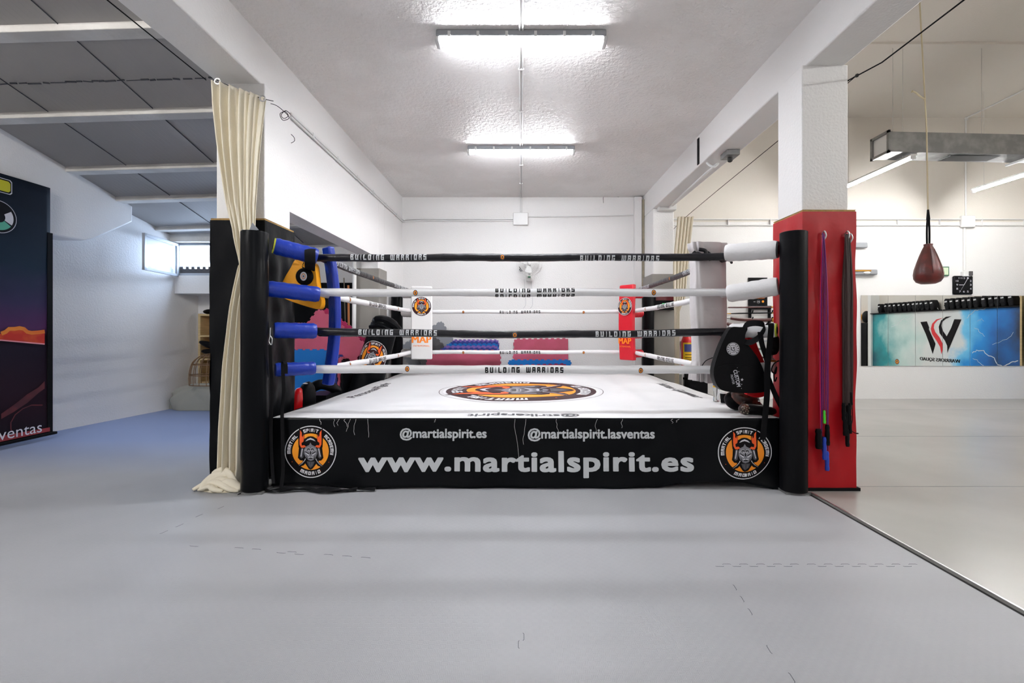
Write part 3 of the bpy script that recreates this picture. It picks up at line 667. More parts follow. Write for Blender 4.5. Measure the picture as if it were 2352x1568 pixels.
# ---- ropes
def ropefn(p, q, sag=0, wob=0, seed=0, bulge=None):
    p = Vector(p); q = Vector(q)
    def c(t): 
        v = p.lerp(q, t); s = math.sin(PI*t); v.z -= sag*(s if not bulge else s**1.5); v.z += wob*math.sin(t*19+seed); return v
    return c
def make_rope(fn, L, r, m, texts=(), marks=(), name='rope', outward=(0,-1,0), seed=0):
    n = 60; rr = random.Random(seed)
    rad = [r*(1+.03*math.sin(i*1.7+seed)+(.04 if rr.random() < .12 else 0)) for i in range(n+1)]
    o = MB().tube([fn(i/n) for i in range(n+1)], rad, m, 14).build(name, ring)
    d = (fn(1)-fn(0)).normalized(); out = Vector(outward); up = Vector((0,0,1))
    def mp(u, v, h):      # u metres along from the start, v metres around
        c = fn(min(1,max(0,u/L))); a = v/r; return c+out*((r*1.085+h)*math.cos(a))+up*((r*1.085+h)*math.sin(a))
    col = 'print_white' if m == 'rope_black' else 'print_black'
    if texts:
        for it in texts:
            a = Art()
            u0, u1, v0, v1 = it[:4]; b = Art().block('BUILDING WARRIORS', 0, 0, 1, 1, .55, 'print_silver' if m == 'rope_black' else col, 0); W = b.w
            fl = it[4] if len(it) > 4 else 1
            b.xf(lambda x, y: (u0+(u1-u0)*x/W, v0+(v1-v0)*y)); a.join(b)
            mb = MB(); a.to(mb, mp); mb.build('rope_lettering', o)
    for u, v in marks:
        e = emblem(False, 'print_maroon'); e.xf(lambda x, y: (u+x*.020, v+y*.026)); mb = MB(); e.to(mb, mp, lift=.0006, res=.012); mb.build('rope_emblem', o)
    return o
def X_at(px, Y=4.21): return (px-CX)*Y/FPX-PXL
r = .035; LF = PXR-PXL
tx = lambda a, b: (X_at(a), X_at(b))
make_rope(ropefn((PXL-.06,PYF,2.036),(PXR+.0,PYF,2.046),0,.003,1), LF, r, 'rope_black', [(*tx(818,990),-.022,.030),(*tx(1338,1517),-.046,.010)], [(X_at(1162),0)], seed=1)
make_rope(ropefn((PXL,PYF,1.716),(PXR+.12,PYF,1.716),0,.003,2), LF, r*1.05, 'rope_white', [(*tx(1125,1302),.000,.044),(*tx(1125,1302),-.016,-.052)], [(X_at(947),-.006),(X_at(1478),0)], seed=2)
make_rope(ropefn((PXL-.04,PYF,1.357),(PXR+.1,PYF,1.352),.028,.003,3), LF, r, 'rope_black', [(*tx(829,1003),-.02,.030),(*tx(1355,1532),-.024,.026)], [(X_at(1176),-.004)], seed=3)
make_rope(ropefn((PXL-.04,PYF,1.005),(PXR+.0,PYF,.998),0,.002,4), LF, r*1.08, 'rope_white', [(*tx(1120,1298),-.03,.022)], [(X_at(943),.004),(X_at(1474),-.006)], seed=4)
LS = PYR-PYF; cols = ('rope_black','rope_white','rope_black','rope_white')
for i, z in enumerate(ZR):
    tt = [(.30+k*2.2,1.0+k*2.2,-.024,.026) for k in range(2)] if i % 2 == 0 else [(1.35,2.05,-.026,.022)]
    mk = [(1.5,0)] if i % 2 == 0 else [(.7,0),(2.7,0)]
    make_rope(ropefn((PXL-.02,PYF+.05,z),(PXL-.02,PYR-.05,z),.012,.002,i), LS, r*.95, cols[i], tt, mk, outward=(.95,-.3,0), seed=10+i)
    make_rope(ropefn((PXR+.02,PYF+.05,z),(PXR+.04,PYR-.05,z),.012,.002,i+4), LS, r*.95, cols[i], [(a_+.1,b_+.1,c_,d_) for a_, b_, c_, d_ in tt], [(a_+.1,b_) for a_, b_ in mk], outward=(-.95,-.3,0), seed=20+i)
    zr = z if i != 1 else 1.70
    make_rope(ropefn((PXL+.15,PYR,zr),(PXR-.05,PYR,zr),.0,.003,i+8), PXR-PXL-.2, r*.95, cols[i], [(1.35,2.05,-.030,.018)] if i % 2 else [(.3,1.,-.02,.03),(2.2,2.9,-.02,.03)], [(.72,-.01),(2.8,-.01)] if i % 2 else [(1.7,0)], seed=30+i)
# ---- turnbuckle covers
def cover(p, q, r, m, end=None, name='turnbuckle_cover', tatter=0):
    p = Vector(p); q = Vector(q); n = 14; ps = [p.lerp(q,i/n) for i in range(n+1)]
    rad = [r*(1+.03*math.sin(i*2.1)) for i in range(n+1)]; rad[0] *= .93; rad[-1] *= .9
    o = MB().tube(ps, rad, m, 18).build(name, ring)
    if end:
        d = (q-p).normalized(); e = MB(); rr_ = r*.9
        e.tube([p-d*.012,p+d*.01], rr_, end, 18); e.tube([p-d*.014,p-d*.010], rr_*.55, 'black_matte', 14); e.build('foam_core', o)
    return o
cover((-2.15,3.99,2.10),(-1.86,4.17,2.035), .074, 'blue_vinyl', 'lime_foam')
cover((-2.19,3.96,1.725),(-1.84,4.17,1.69), .070, 'blue_vinyl')
cover((-2.15,3.98,1.365),(-1.87,4.17,1.358), .070, 'blue_vinyl')
cover((-2.14,3.98,1.02),(-1.88,4.17,1.02), .060, 'blue_vinyl')
cover((2.21,3.95,2.06),(1.88,4.2,2.075), .080, 'white_cloth', 'galv_dark')
cover((2.22,3.95,1.745),(1.90,4.2,1.70), .080, 'white_cloth')
cover((2.212,3.975,1.365),(1.92,4.2,1.36), .065, 'white_cloth', 'lime_foam')
cover((2.2,4.10,1.02),(1.95,4.25,1.02), .055, 'white_cloth')
for z in ZR:
    cover((-2.10,8.16,z-.02),(-1.82,8.0,z-.03), .075, 'grey_cloth' , None)
    cover((2.14,8.14,z-.03),(1.90,8.0,z-.04), .07, 'red_pad', None)
# ---- corner pads
def corner_pad(cx, cy, z0, z1, wd, th, ang, m, bend=.03, edge=None):
    R = Rz(ang); n = 16
    mb = MB(); c = Vector((cx,cy,0))
    def pt(u, z, t): 
        k = (z-z0)/(z1-z0); b = bend*math.sin(PI*k); return c+R@Vector((u, t+b*-1, 0))+Vector((0,0,z))
    for i in range(n):
        za = z0+(z1-z0)*i/n; zb = z0+(z1-z0)*(i+1)/n
        vs = [pt(u,z,t) for z in (za,zb) for u, t in ((-wd/2,-th/2),(wd/2,-th/2),(wd/2,th/2),(-wd/2,th/2))]
        fs = [(0,1,5,4),(1,2,6,5),(2,3,7,6),(3,0,4,7)]
        if i == 0: fs.append((3,2,1,0))
        if i == n-1: fs.append((4,5,6,7))
        mb.add(vs, fs, m)
    o = mb.build('corner_pad', ring, bevel=.018, seg=3); return o, pt, R
bp, bpt, _ = corner_pad(-1.86, 4.40, .84, 2.165, .15, .065, math.radians(138), 'blue_vinyl', .07)
bp['label'] = 'blue corner pad'
wp, wpt, _ = corner_pad(-1.69, 7.78, .885, 2.125, .35, .10, math.radians(8), 'white_vinyl', .01)
wp['label'] = 'white corner pad'
def pad_art(o, pt, a, zc, sc, th, res=.05):
    a.xf(lambda x, y: (x*sc, zc+y*sc)); mb = MB(); a.to(mb, lambda u, v, h: pt(u, v, -th/2-.002-h), res=res, lift=.0006); return mb
a = emblem(); mb = pad_art(wp, wpt, a, 1.78, .165, .10); mb.build('round_emblem', wp)
a = Art(); [a.font('MAP', dx_, 0, .97, 'print_morange', dx_*8, align='C') for dx_ in (-.02,-.01,0,.01,.02)]; mb = pad_art(wp, wpt, a, 1.165, .325, .10); mb.build('pad_lettering', wp)
a = Art().font('PATRIMONIAL', 0, 0, 1.0, 'print_morange', 0, align='C'); mb = pad_art(wp, wpt, a, 1.10, .27, .10); mb.build('pad_lettering', wp)
rp, rpt, _ = corner_pad(1.815, 7.78, .87, 2.15, .30, .08, math.radians(-52), 'red_pad', .03)
rp['label'] = 'red corner pad'
a = emblem(); mb = pad_art(rp, rpt, a, 1.78, .15, .11); mb.build('round_emblem', rp)
a = Art(); [a.font('MAP', dx_, 0, .97, 'print_morange', dx_*8, align='C') for dx_ in (-.02,-.01,0,.01,.02)]; mb = pad_art(rp, rpt, a, 1.15, .27, .11); mb.build('pad_lettering', rp)
a = Art().font('PATRIMONIAL', 0, 0, 1.0, 'print_morange', 0, align='C'); mb = pad_art(rp, rpt, a, 1.09, .24, .11); mb.build('pad_lettering', rp)
# pale cloth-covered pad at the right front corner
def gc(u, v):      # u around 0..1, v up 0..1
    z = .86+v*1.345; a_ = u*2*PI
    k = 1+.05*math.sin(z*9)*math.cos(a_*2)
    neck = math.exp(-((z-2.085)/.045)**2); wx = .172-.028*neck+(.0 if v < .94 else .005)-.02*(1-v)**2; wy = .075-.015*neck
    s = math.copysign(abs(math.cos(a_))**.45, math.cos(a_)); t = math.copysign(abs(math.sin(a_))**.45, math.sin(a_))
    rip = .006*math.sin(a_*9+z*4)*(.4+2.2*neck+(1.5 if v < .12 else 0)+(1.2 if v > .95 else 0))
    hem = .022*max(0,.14-v)/.14*math.sin(a_*13)
    p = Rz(math.radians(12))@Vector((s*(wx+rip+hem)*k, t*(wy+rip+hem), 0)); return (1.815+p.x-.012*v, 4.42+p.y, z-.03*(1-v)*math.cos(a_))
g = MB().grid(gc, 96, 70, 'grey_cloth'); n = len(g.v); top = g.v[-97:-1]; g.add(list(top)+[(1.80,4.42,2.215)], [(i,(i+1)%96,96) for i in range(96)], 'grey_cloth')
gp = g.build('corner_pad', ring); gp['label'] = 'corner pad wrapped in pale grey cloth'
# black rope end knotted round it
k = MB(); k.tube(smooth([(1.60,4.27,2.06),(1.66,4.31,2.085),(1.74,4.325,2.06),(1.86,4.325,2.075),(1.97,4.36,2.08)],5), .022, 'rope_black', 10)
k.tube(smooth([(1.62,4.30,2.10),(1.68,4.27,2.04),(1.75,4.29,2.09),(1.78,4.28,2.02)],5), .020, 'rope_black', 10)
k.tube(smooth([(1.70,4.27,2.02),(1.72,4.26,2.10),(1.66,4.27,2.12)],5), .018, 'rope_black', 10); k.tube(smooth([(1.97,4.36,2.08),(1.985,4.34,2.03),(1.98,4.30,2.0)],5), .012, 'rope_black', 8)
k.build('rope_knot', ring)
MB().tube(smooth([(1.70,4.30,1.03),(1.73,4.28,1.08),(1.79,4.27,1.11)],5), .004, 'black_matte', 6).build('cord', ring)
#==PART4
# ================================================================== PILLAR PADS
def pillar_pad(lo, hi, m, label, foam=True, dent=.012):
    t = thing('pillar_padding', ((lo[0]+hi[0])/2, lo[1], 0), label, 'pillar padding')
    def fn(u, v):
        per = 2*(hi[0]-lo[0])+2*(hi[1]-lo[1]); d = u*per; z = lo[2]+v*(hi[2]-lo[2]); W = hi[0]-lo[0]; D = hi[1]-lo[1]
        if d < W: p = (lo[0]+d, lo[1]); n = (0,-1)
        elif d < W+D: p = (hi[0], lo[1]+d-W); n = (1,0)
        elif d < 2*W+D: p = (hi[0]-(d-W-D), hi[1]); n = (0,1)
        else: p = (lo[0], hi[1]-(d-2*W-D)); n = (-1,0)
        k = dent*(math.sin(z*5+u*30)*math.sin(u*24+1)+.5*math.sin(z*11-u*40))*min(1,(1-v)*6,v*6+.2)
        return (p[0]+n[0]*k, p[1]+n[1]*k, z)
    g = MB().grid(fn, 96, 40, m); g.box((lo[0]+.01,lo[1]+.01,hi[2]-.03), (hi[0]-.01,hi[1]-.01,hi[2]-.004), m); g.build('vinyl_cover', t, angle=60)
    if foam:
        e = MB(); a = .004; th_ = .03
        for l, h in (((lo[0]+a,lo[1]+a),(hi[0]-a,lo[1]+th_)),((lo[0]+a,hi[1]-th_),(hi[0]-a,hi[1]-a)),((lo[0]+a,lo[1]+a),(lo[0]+th_,hi[1]-a)),((hi[0]-th_,lo[1]+a),(hi[0]-a,hi[1]-a))):
            e.box((*l,hi[2]-.01), (*h,hi[2]+.016), 'foam_edge')
        e.build('foam_edge', t, bevel=.004)
    return t
pillar_pad((-2.825,4.15,.01), (-2.325,4.69,2.365), 'black_vinyl', 'black vinyl padding round the left pillar, behind the cream curtain')
pillar_pad((2.385,3.875,.03), (2.842,4.33,2.37), 'red_vinyl', 'red vinyl padding round the right pillar, hung with skipping ropes')
MB().box((2.395,3.865,.004), (2.87,4.33,.03), 'black_matte').build('base_strip', bpy.data.objects['pillar_padding.001'])
pillar_pad((-2.79,7.62,.01), (-2.36,8.03,2.41), 'grey_vinyl', 'grey padding round the back left pillar beside the white pole', False, .003)
pillar_pad((2.42,8.45,.01), (2.87,9.16,2.42), 'grey_vinyl', 'grey padding round the back right pillar below the timer', False, .003)
# ================================================================== CURTAINS
LV = [0,.06,.15,.3,.40,.445,.48,.56,.7,.85,1.0]
CLX = [489,493,503,523,543,553,548,533,516,506,503]
CRX = [612,606,598,590,587,584,576,566,560,558,556]
def lerpt(T, V, x):
    for i in range(len(T)-1):
        if x <= T[i+1]: k = (x-T[i])/(T[i+1]-T[i]); k = k*k*(3-2*k) if 0 else k; return V[i]+(V[i+1]-V[i])*k
    return V[-1]
cur = thing('curtain', (-2.6,4.04,0), 'cream curtain tied in the middle, hanging in front of the left pillar', 'curtain')
def cfn(u, v):
    Yc = 4.035 if v > .5 else 4.06
    a = lerpt(LV, CLX, v); b = lerpt(LV, CRX, v); px = a+(b-a)*u
    py = 188+(1-u if 0 else u)*38*max(0,1-v*3)+v*(1118-188)
    p = at(px, py, Yc); wid = (b-a)/123
    sheet = max(0,(u-.62)/.38) if v < .42 else 0
    amp = (.030+.012*math.sin(u*7))*(1-.85*sheet)*(1-.3*math.exp(-((v-.445)/.03)**2))
    nf = 5.5 if v < .445 else 3.6
    p.y += -amp*math.sin(u*nf*2*PI+math.sin(v*9)*.8) - .012*math.sin(u*nf*4*PI+v*5) - .03*math.sin(u*PI)
    if v > .96: p.y -= (v-.96)*2
    return p
c = MB().grid(cfn, 120, 90, 'cream_cloth').build('cloth', cur, solid=.003, angle=180)
def pud(u, v):      # heap on the floor
    a = u*2*PI; r = v; px = 512+math.cos(a)*52*r; Yp = 3.94+math.sin(a)*.12*r
    X = (px-CX)*Yp/FPX-.03
    h = .05*(1-r**2)+.014*math.sin(X*60+math.sin(Yp*30)*2.4+u*9)*(1-r**5)
    return (X, Yp, max(.004, h))
MB().grid(pud, 110, 26, 'cream_cloth').build('floor_folds', cur, angle=180)
for pts, r_ in (([(446,1120,.0),(462,1100,.03),(488,1092,.06),(512,1100,.05),(530,1122,.01)],.026),([(470,1126,.0),(468,1108,.04),(482,1084,.09),(506,1078,.10),(524,1090,.06)],.028),
    ([(452,1110,.0),(480,1104,.05),(508,1112,.04),(534,1124,.01),(556,1127,.0)],.024),([(485,1090,.06),(476,1078,.10),(494,1072,.12),(514,1084,.09),(540,1104,.03)],.024),
    ([(495,1128,.0),(500,1112,.03),(520,1106,.05),(545,1116,.03),(558,1124,.01)],.026),([(460,1122,.0),(486,1122,.03),(500,1128,.01),(520,1130,.0)],.020)):
    P_ = smooth([((x-CX)*3.88/FPX, 3.84+(1128-y)*.0028, .016+z) for x, y, z in pts],5)
    MB().tube(P_, [r_*(.35+.65*math.sin(PI*min(1,max(0,i/(len(P_)-1)))*.9+.15)) for i in range(len(P_))], 'cream_cloth', 12, flat=1.5).build('floor_folds', cur, angle=180)
tb = MB(); tb.tube(smooth([tuple(at(x,y,3.985)) for x, y in ((556,527),(566,533),(576,536),(586,533))],4), .006, 'grey_foam', 6); tb.build('tie_cord', cur)
for px, py in ((500,187),(603,226)):
    g = MB(); p = at(px,py,4.0); n = 16; g.tube([(p.x+.024*math.cos(2*PI*i/n), p.y, p.z+.024*math.sin(2*PI*i/n)) for i in range(n+1)], .006, 'metal', 6); g.build('eyelet', cur)
m = MB().tube([tuple(at(*q,4.05)) for q in ((497,184),(560,212),(608,228),(628,232))], .003, 'black_matte', 6); m.tube(smooth([tuple(at(x,y,4.3)) for x, y in ((606,236),(630,240),(648,252),(664,270),(650,276),(643,262),(655,256),(662,266),(652,272),(646,264),(656,254),(667,262))],5), .003, 'black_matte', 6)
th1(m, 'curtain_wire', 'curtain wire with a curled loose end on the left white pillar', 'wire')
m = MB().tube(smooth([tuple(at(x,y,4.75)) for x, y in ((665,305),(675,315),(676,324),(665,330))],5), .003, 'black_matte', 6); th1(m, 'wire_stub', 'short bent wire stub sticking from the wall beside the left pillar', 'wire')
def cf2(u, v):
    a = lerpt([0,.25,.42,.5,1],[1556,1546,1547,1549,1551],v); b = lerpt([0,.25,.42,.5,1],[1592,1580,1574,1560,1558],v)
    p = at(a+(b-a)*u, 497+v*436, 8.2); p.y += .03*math.sin(u*30); return p
c2 = MB().grid(cf2, 50, 40, 'cream_cloth'); th1(c2, 'curtain', 'narrow cream curtain gathered beside the back right pillar', 'curtain', angle=180)
# ================================================================== ROUND THE RING: pads, ropes, straps
def outline_pad(poly, Y, th_, m, bevel, name, parent, tilt=0):
    o = [at(x,y,Y) for x,y in poly]; c0 = sum(o, Vector())/len(o)
    return MB().prism([(p.x-c0.x, p.z-c0.z) for p in o], c0, (1,tilt,0), (0,0,1), (0,th_,0), m).build(name, parent, bevel=bevel, seg=4)
def spl(poly, k=4):
    n = len(poly); P = [Vector((*p,0)) for p in poly]; out = []
    for i in range(n):
        p0,p1,p2,p3 = P[i-1],P[i],P[(i+1)%n],P[(i+2)%n]
        for j in range(k):
            t = j/k; q = .5*((2*p1)+(p2-p0)*t+(2*p0-5*p1+4*p2-p3)*t*t+(3*p1-p0-3*p2+p3)*t**3); out.append((q.x,q.y))
    return out
t = thing('kick_pad', tuple(at(700,650,4.34)), 'yellow kick pad with a black round target strapped to the top left turnbuckle', 'kick pad')
outline_pad(spl([(684,598),(708,600),(726,606),(731,630),(734,660),(743,690),(738,709),(715,706),(660,687),(648,672),(656,645),(672,617)],3), 4.34, .09, 'yellow_pad', .012, 'pad_body', t)
c0 = at(700,635,4.29); R90 = Rx(PI/2)
MB().lathe([(.083,-.0),(.080,.012),(.07,.020),(.045,.022)], c0, 'black_leather', 28, R=R90).build('target', t)
a = Art().disc(.032,'print_white',0).disc(.02,'print_orange',1,r0=.015).disc(.008,'print_gray',1)
mb = MB(); a.to(mb, lambda u,v,h: Vector((c0.x+u, c0.y-.024-h, c0.z+v*1.3))); mb.build('round_logo', t)
s = MB(); s.ribbon(smooth([tuple(at(x,y,Y)) for x,y,Y in ((712,620,4.285),(712,612,4.12),(712,604,4.045),(712,590,4.03),(712,577,4.045),(713,571,4.10),(714,573,4.2))],4), tuple(Vector((.095,0,-.01))), 'black_matte', .005)
s.build('strap', t)
s = MB(); s.ribbon(smooth([tuple(at(x,y,4.285)) for x,y in ((698,602),(694,612),(700,616),(712,618),(722,621),(724,610))],3), (0,0,.012), 'black_matte', .006); s.build('buckle', t)
for x, y in ((701,610),(712,614)): MB().ball(tuple(at(x,y,4.27)), .006, 'metal', 8).build('rivet', t)
# big black focus pad at the right front corner
t = thing('kick_pad', tuple(at(1690,830,4.06)), 'large black padded kick shield hanging at the right front corner', 'kick pad')
outline_pad(spl([(1674,753),(1694,751),(1712,753),(1707,768),(1708,784),(1722,802),(1736,822),(1748,848),(1755,874),(1757,893),(1742,900),(1700,901),(1662,897),(1645,887),(1636,866),(1636,843),(1645,812),(1658,780)],3), 4.06, .08, 'black_leather', .016, 'pad_body', t)
c0 = at(1683,801,4.018)
MB().lathe([(.062,.0),(.060,.004),(.055,.005)], c0, 'black_vinyl', 28, R=R90).build('target', t)
a = Art().disc(.056,'print_lgray',0).disc(.053,'print_black',1,r0=.050).disc(.034,'print_black',1,r0=.031)
for i in range(14):
    if i not in (3,4,10,11): an = i*PI/7; a.disc(.048,'print_black',1,r0=.040,a0=an,a1=an+.2,n=2)
a.line([(-.016,.016),(-.016,-.010),(.0,-.010)],.008,'print_black',1); a.line([(.016,.014),(0,.014),(0,.002),(.014,.002),(.014,-.018),(-.004,-.018)],.007,'print_black',1)
mb = MB(); a.to(mb, lambda u,v,h: Vector((c0.x+u*1.02, c0.y-.006-h, c0.z+v))); mb.build('round_logo', t)
a = Art().font('CUSTOM', -.06, .004, .15, 'print_lgray', 0, bold=.03, shear=.15, height=.034); a.font('FIGHTER', -.028, -.028, .085, 'print_lgray', 0, bold=.01, shear=.2, height=.020)
for x, y, r_ in ((.036,.062,.015),(-.04,.05,.006),(.075,.05,.006),(-.075,.045,.004),(.11,.04,.004)):
    a.poly([(x+math.cos(PI/2+i*PI/5)*r_*(1 if i%2==0 else .42), y+math.sin(PI/2+i*PI/5)*r_*(1 if i%2==0 else .42)) for i in range(10)],'print_lgray',0)
an = math.radians(-77); a.xf(lambda x,y: (x*math.cos(an)-y*math.sin(an), x*math.sin(an)+y*math.cos(an))); c1 = at(1686,866,4.016)
mb = MB(); a.to(mb, lambda u,v,h: Vector((c1.x+u, c1.y-.003-h, c1.z+v))); mb.build('pad_lettering', t)
MB().tube(smooth([tuple(at(x,y,4.018)) for x,y in ((1650,842),(1668,837),(1690,836),(1712,838),(1728,843))],5), .003, 'black_vinyl', 6).build('seam_piping', t)
s = MB(); s.ribbon(smooth([tuple(at(x,y,Y)) for x,y,Y in ((1706,760,4.05),(1716,745,4.0),(1740,742,3.96),(1757,750,3.96),(1742,775,3.97),(1722,786,4.0),(1708,784,4.03))],4), (.0,.02,.05), 'black_matte', .004); s.build('strap', t)
# red shield behind
t = thing('kick_pad', tuple(at(1735,830,4.16)), 'red shield half hidden behind the large black kick shield', 'kick pad')
outline_pad(spl([(1715,748),(1728,750),(1735,790),(1752,830),(1764,868),(1762,900),(1740,912),(1712,905),(1725,895),(1745,888),(1738,850),(1722,810),(1713,780)],3), 4.16, .06, 'red_gloss', .010, 'pad_body', t)
s = MB(); s.ribbon(smooth([tuple(at(x,y,Y)) for x,y,Y in ((1746,762,3.95),(1750,790,3.97),(1762,830,3.98),(1764,870,3.97))],4), (.045,0,0), 'black_matte', .004); s.build('strap', t)
# straps, gloves and clip gear
def strap(pts, W, label, m='black_matte'):
    s = MB().ribbon(smooth([tuple(at(x,y,Y)) for x,y,Y in pts],5), W, m, .004); return th1(s, 'strap', label, 'strap')
strap([(1764,746,3.93),(1771,744,3.90),(1769,780,3.93),(1762,850,3.94),(1762,900,3.93),(1757,960,3.935),(1754,985,3.925),(1752,1010,3.92)], (.05,0,0), 'long black strap hanging from the third right turnbuckle over the banner')
strap([(1766,870,4.10),(1780,905,4.05),(1798,940,4.0)], (.03,.0,.04), 'black strap running diagonally down to the right front post')
strap([(1740,945,4.12),(1765,962,4.05),(1797,962,3.99)], (.0,.05,.02), 'black strap lying on the canvas corner beside the right front post')
strap([(657,858,3.905),(656,834,3.90),(650,832,3.93),(650,858,3.91),(652,900,3.93),(648,945,3.93),(649,1000,3.915),(650,1080,3.89),(646,1118,3.86)], (.030,0,0), 'black strap looped over the lowest blue turnbuckle and hanging to the floor')
strap([(620,792,3.83),(622,840,3.86),(625,900,3.87),(622,1000,3.87),(628,1110,3.84)], (.028,0,0), 'black strap hanging from the silver clip along the left front post')
s = MB().tube(smooth([tuple(at(x,y,3.84)) for x,y in ((621,752),(620,772),(618,784),(623,792),(625,778),(620,770))],5), .004, 'metal', 8); th1(s, 'snap_hook', 'silver snap hook hanging by the third blue turnbuckle', 'hook')
gear = thing('hanging_gloves', tuple(at(1775,800,4.25)), 'cluster of dark and grey training gloves hanging beside the red pillar padding', 'gloves')
g = MB(); g.ball(tuple(at(1779,790,4.2)), (.04,.06,.10), 'black_leather'); g.ball(tuple(at(1773,806,4.2)), (.03,.05,.04), 'black_leather'); g.build('dark_glove', gear)
g = MB(); g.ball(tuple(at(1773,838,4.25)), (.035,.05,.07), 'grey_cloth'); g.ball(tuple(at(1768,818,4.25)), (.022,.04,.05), 'grey_cloth'); g.build('grey_glove', gear)
g = MB(); g.tube(smooth([tuple(at(x,y,4.15)) for x,y in ((1789,828),(1778,835),(1772,850),(1781,858),(1784,842),(1778,860),(1780,876),(1784,866))],5), .006, 'black_matte', 6); g.build('cord', gear)
g = MB(); g.tube([tuple(at(x,y,4.15)) for x,y in ((1762,762),(1778,763))], .012, 'black_leather', 8); g.tube([tuple(at(x,y,4.15)) for x,y in ((1764,828),(1782,829))], .010, 'brass', 8); g.build('buckle_bar', gear)
# brown mitts on the canvas
t = thing('focus_mitt', (2.02,4.22,CZ), 'brown leather mitt with a black pad lying on the canvas at the right front corner', 'boxing mitt')
p = at(1700,922,4.35); MB().ball((p.x-.02,p.y+.06,CZ+.085), (.105,.09,.085), 'black_leather', 20, R=Ry(.5)).build('striking_pad', t)
g = MB(); g.ball((p.x+.05,p.y,CZ+.115), (.14,.10,.085), 'brown_leather', 20, R=Ry(.35)); g.build('glove_back', t)
for i in range(4):
    g = MB(); g.tube(smooth([(p.x-.02+i*.03,p.y-.07+.012*i,CZ+.05),(p.x+.03+i*.03,p.y-.07,CZ+.13-.012*i),(p.x+.11+i*.025,p.y-.03,CZ+.11-.02*i),(p.x+.19+i*.01,p.y-.02,CZ+.06-.008*i)],5), [.013,.016,.018,.019,.020,.020,.020,.019,.019,.018,.018,.017,.016,.015,.013,.01], 'brown_leather', 8); g.build('finger_roll', t)
t = thing('focus_mitt', (2.06,4.12,CZ), 'dark mitt lying in front of the brown one, its pad facing the camera', 'boxing mitt')
g = MB(); g.ball((2.03,4.15,CZ+.05), (.055,.05,.048), 'brown_leather', 18); g.build('striking_pad', t)
g = MB()
for i in range(14):
    an = i*2.4; rr_ = .012+.0028*i; g.ball((2.015+math.cos(an)*rr_,4.105,CZ+.055+math.sin(an)*rr_), .007, 'pipe_brown', 6)
o_ = g.build('pad_studs', t); o_['kind'] = 'stuff'
g = MB(); g.tube(smooth([(2.06,4.16,CZ+.05),(2.14,4.14,CZ+.045),(2.24,4.14,CZ+.035),(2.30,4.16,CZ+.03)],5), [.045,.046,.047,.047,.046,.046,.045,.044,.043,.042,.040,.038,.036,.032,.028,.02], 'black_leather', 12, flat=1.3); g.build('cuff', t)
# bottle and cup
t = thing('water_bottle', (2.10,4.92,CZ), 'clear plastic water bottle with a yellow and blue label standing on the canvas', 'bottle')
MB().lathe([(.030,.0),(.033,.01),(.031,.05),(.033,.08),(.031,.11),(.033,.13),(.033,.21),(.028,.235),(.014,.265),(.014,.285)], (2.10,4.92,CZ+.006), 'clear', 24).build('bottle_body', t)
MB().lathe([(.0345,.155),(.0345,.175)], (2.10,4.92,CZ), 'label_yellow', 24).build('label', t)
MB().lathe([(.0343,.175),(.0343,.215)], (2.10,4.92,CZ), 'label_blue', 24).build('label', t)
MB().lathe([(.015,.285),(.015,.305)], (2.10,4.92,CZ+.006), 'label_blue', 16).build('cap', t)
t = thing('paper_cup', (2.125,4.80,CZ), 'black takeaway cup with a pale lid standing beside the bottle', 'cup')
MB().lathe([(.028,.0),(.036,.10),(.034,.10)], (2.125,4.80,CZ+.006), 'black_matte', 24).build('cup_body', t)
MB().lathe([(.039,.10),(.039,.106),(.034,.112),(.033,.118)], (2.125,4.80,CZ+.006), 'white_plastic', 24).build('lid', t)
# skipping ropes on the red pillar padding
def hook(px, py):
    m = MB(); p = at(px,py,3.86); m.tube(smooth([(p.x,3.875,p.z+.01),(p.x,3.84,p.z+.03),(p.x+.008,3.83,p.z-.01),(p.x-.005,3.845,p.z-.05)],4), .006, 'metal', 8)
    return m
th1(hook(1890,540), 'wall_hook', 'silver hook holding the purple skipping ropes on the red padding', 'hook')
th1(hook(1943,540), 'wall_hook', 'larger silver hook holding the dark skipping ropes on the red padding', 'hook')
th1(hook(1950,546), 'wall_hook', 'second silver hook at the right edge of the red padding', 'hook')
def jump_rope(cx, xs, ytop, ybots, cord, hcol, handles, label, r=.004, Y=3.845, seed=1, grp=None):
    p0 = at(cx, (ytop+ybots[0])/2, Y); t = thing('skipping_rope', tuple(p0), label, 'skipping rope', grp); rr = random.Random(seed)
    pts = []
    for i, x in enumerate(xs):
        y0, y1 = (ybots[i%len(ybots)], ytop+rr.uniform(0,6)) if i % 2 == 0 else (ytop+rr.uniform(0,6), ybots[i%len(ybots)])
        for k in range(5):
            f = k/4; xx = cx+(x-cx)*(.25+.75*min(1, (abs((y0+(y1-y0)*f)-ytop)/60)))
            pts.append(tuple(at(xx+rr.uniform(-.7,.7), y0+(y1-y0)*f, Y-.006*(i%3))))
    MB().tube(smooth(pts,3), r, cord, 6).build('cord', t)
    for hx, hy0, hy1, hr in handles:
        g = MB(); a_ = at(hx,hy0,Y-.02); b_ = at(hx+1,hy1,Y-.02); n = 8
        g.tube([a_.lerp(b_,i/n) for i in range(n+1)], [hr*k for k in (.7,1,.85,.95,1,.95,.9,1.05,.9)], hcol, 12); g.build('handle', t)
    return t
jump_rope(1890, (1886,1888,1900,1902), 545, (1005,1035), 'purple_cord', 'blue_handle', ((1893,1003,1055,.017),(1899,1036,1080,.017)), 'purple skipping rope with blue handles on the red padding', seed=1)
jump_rope(1890, (1884,1900), 548, (985,975), 'pink_cord', 'black_leather', ((1880,985,1030,.026),(1900,975,1022,.018)), 'pink skipping rope with black handles on the red padding', seed=2)
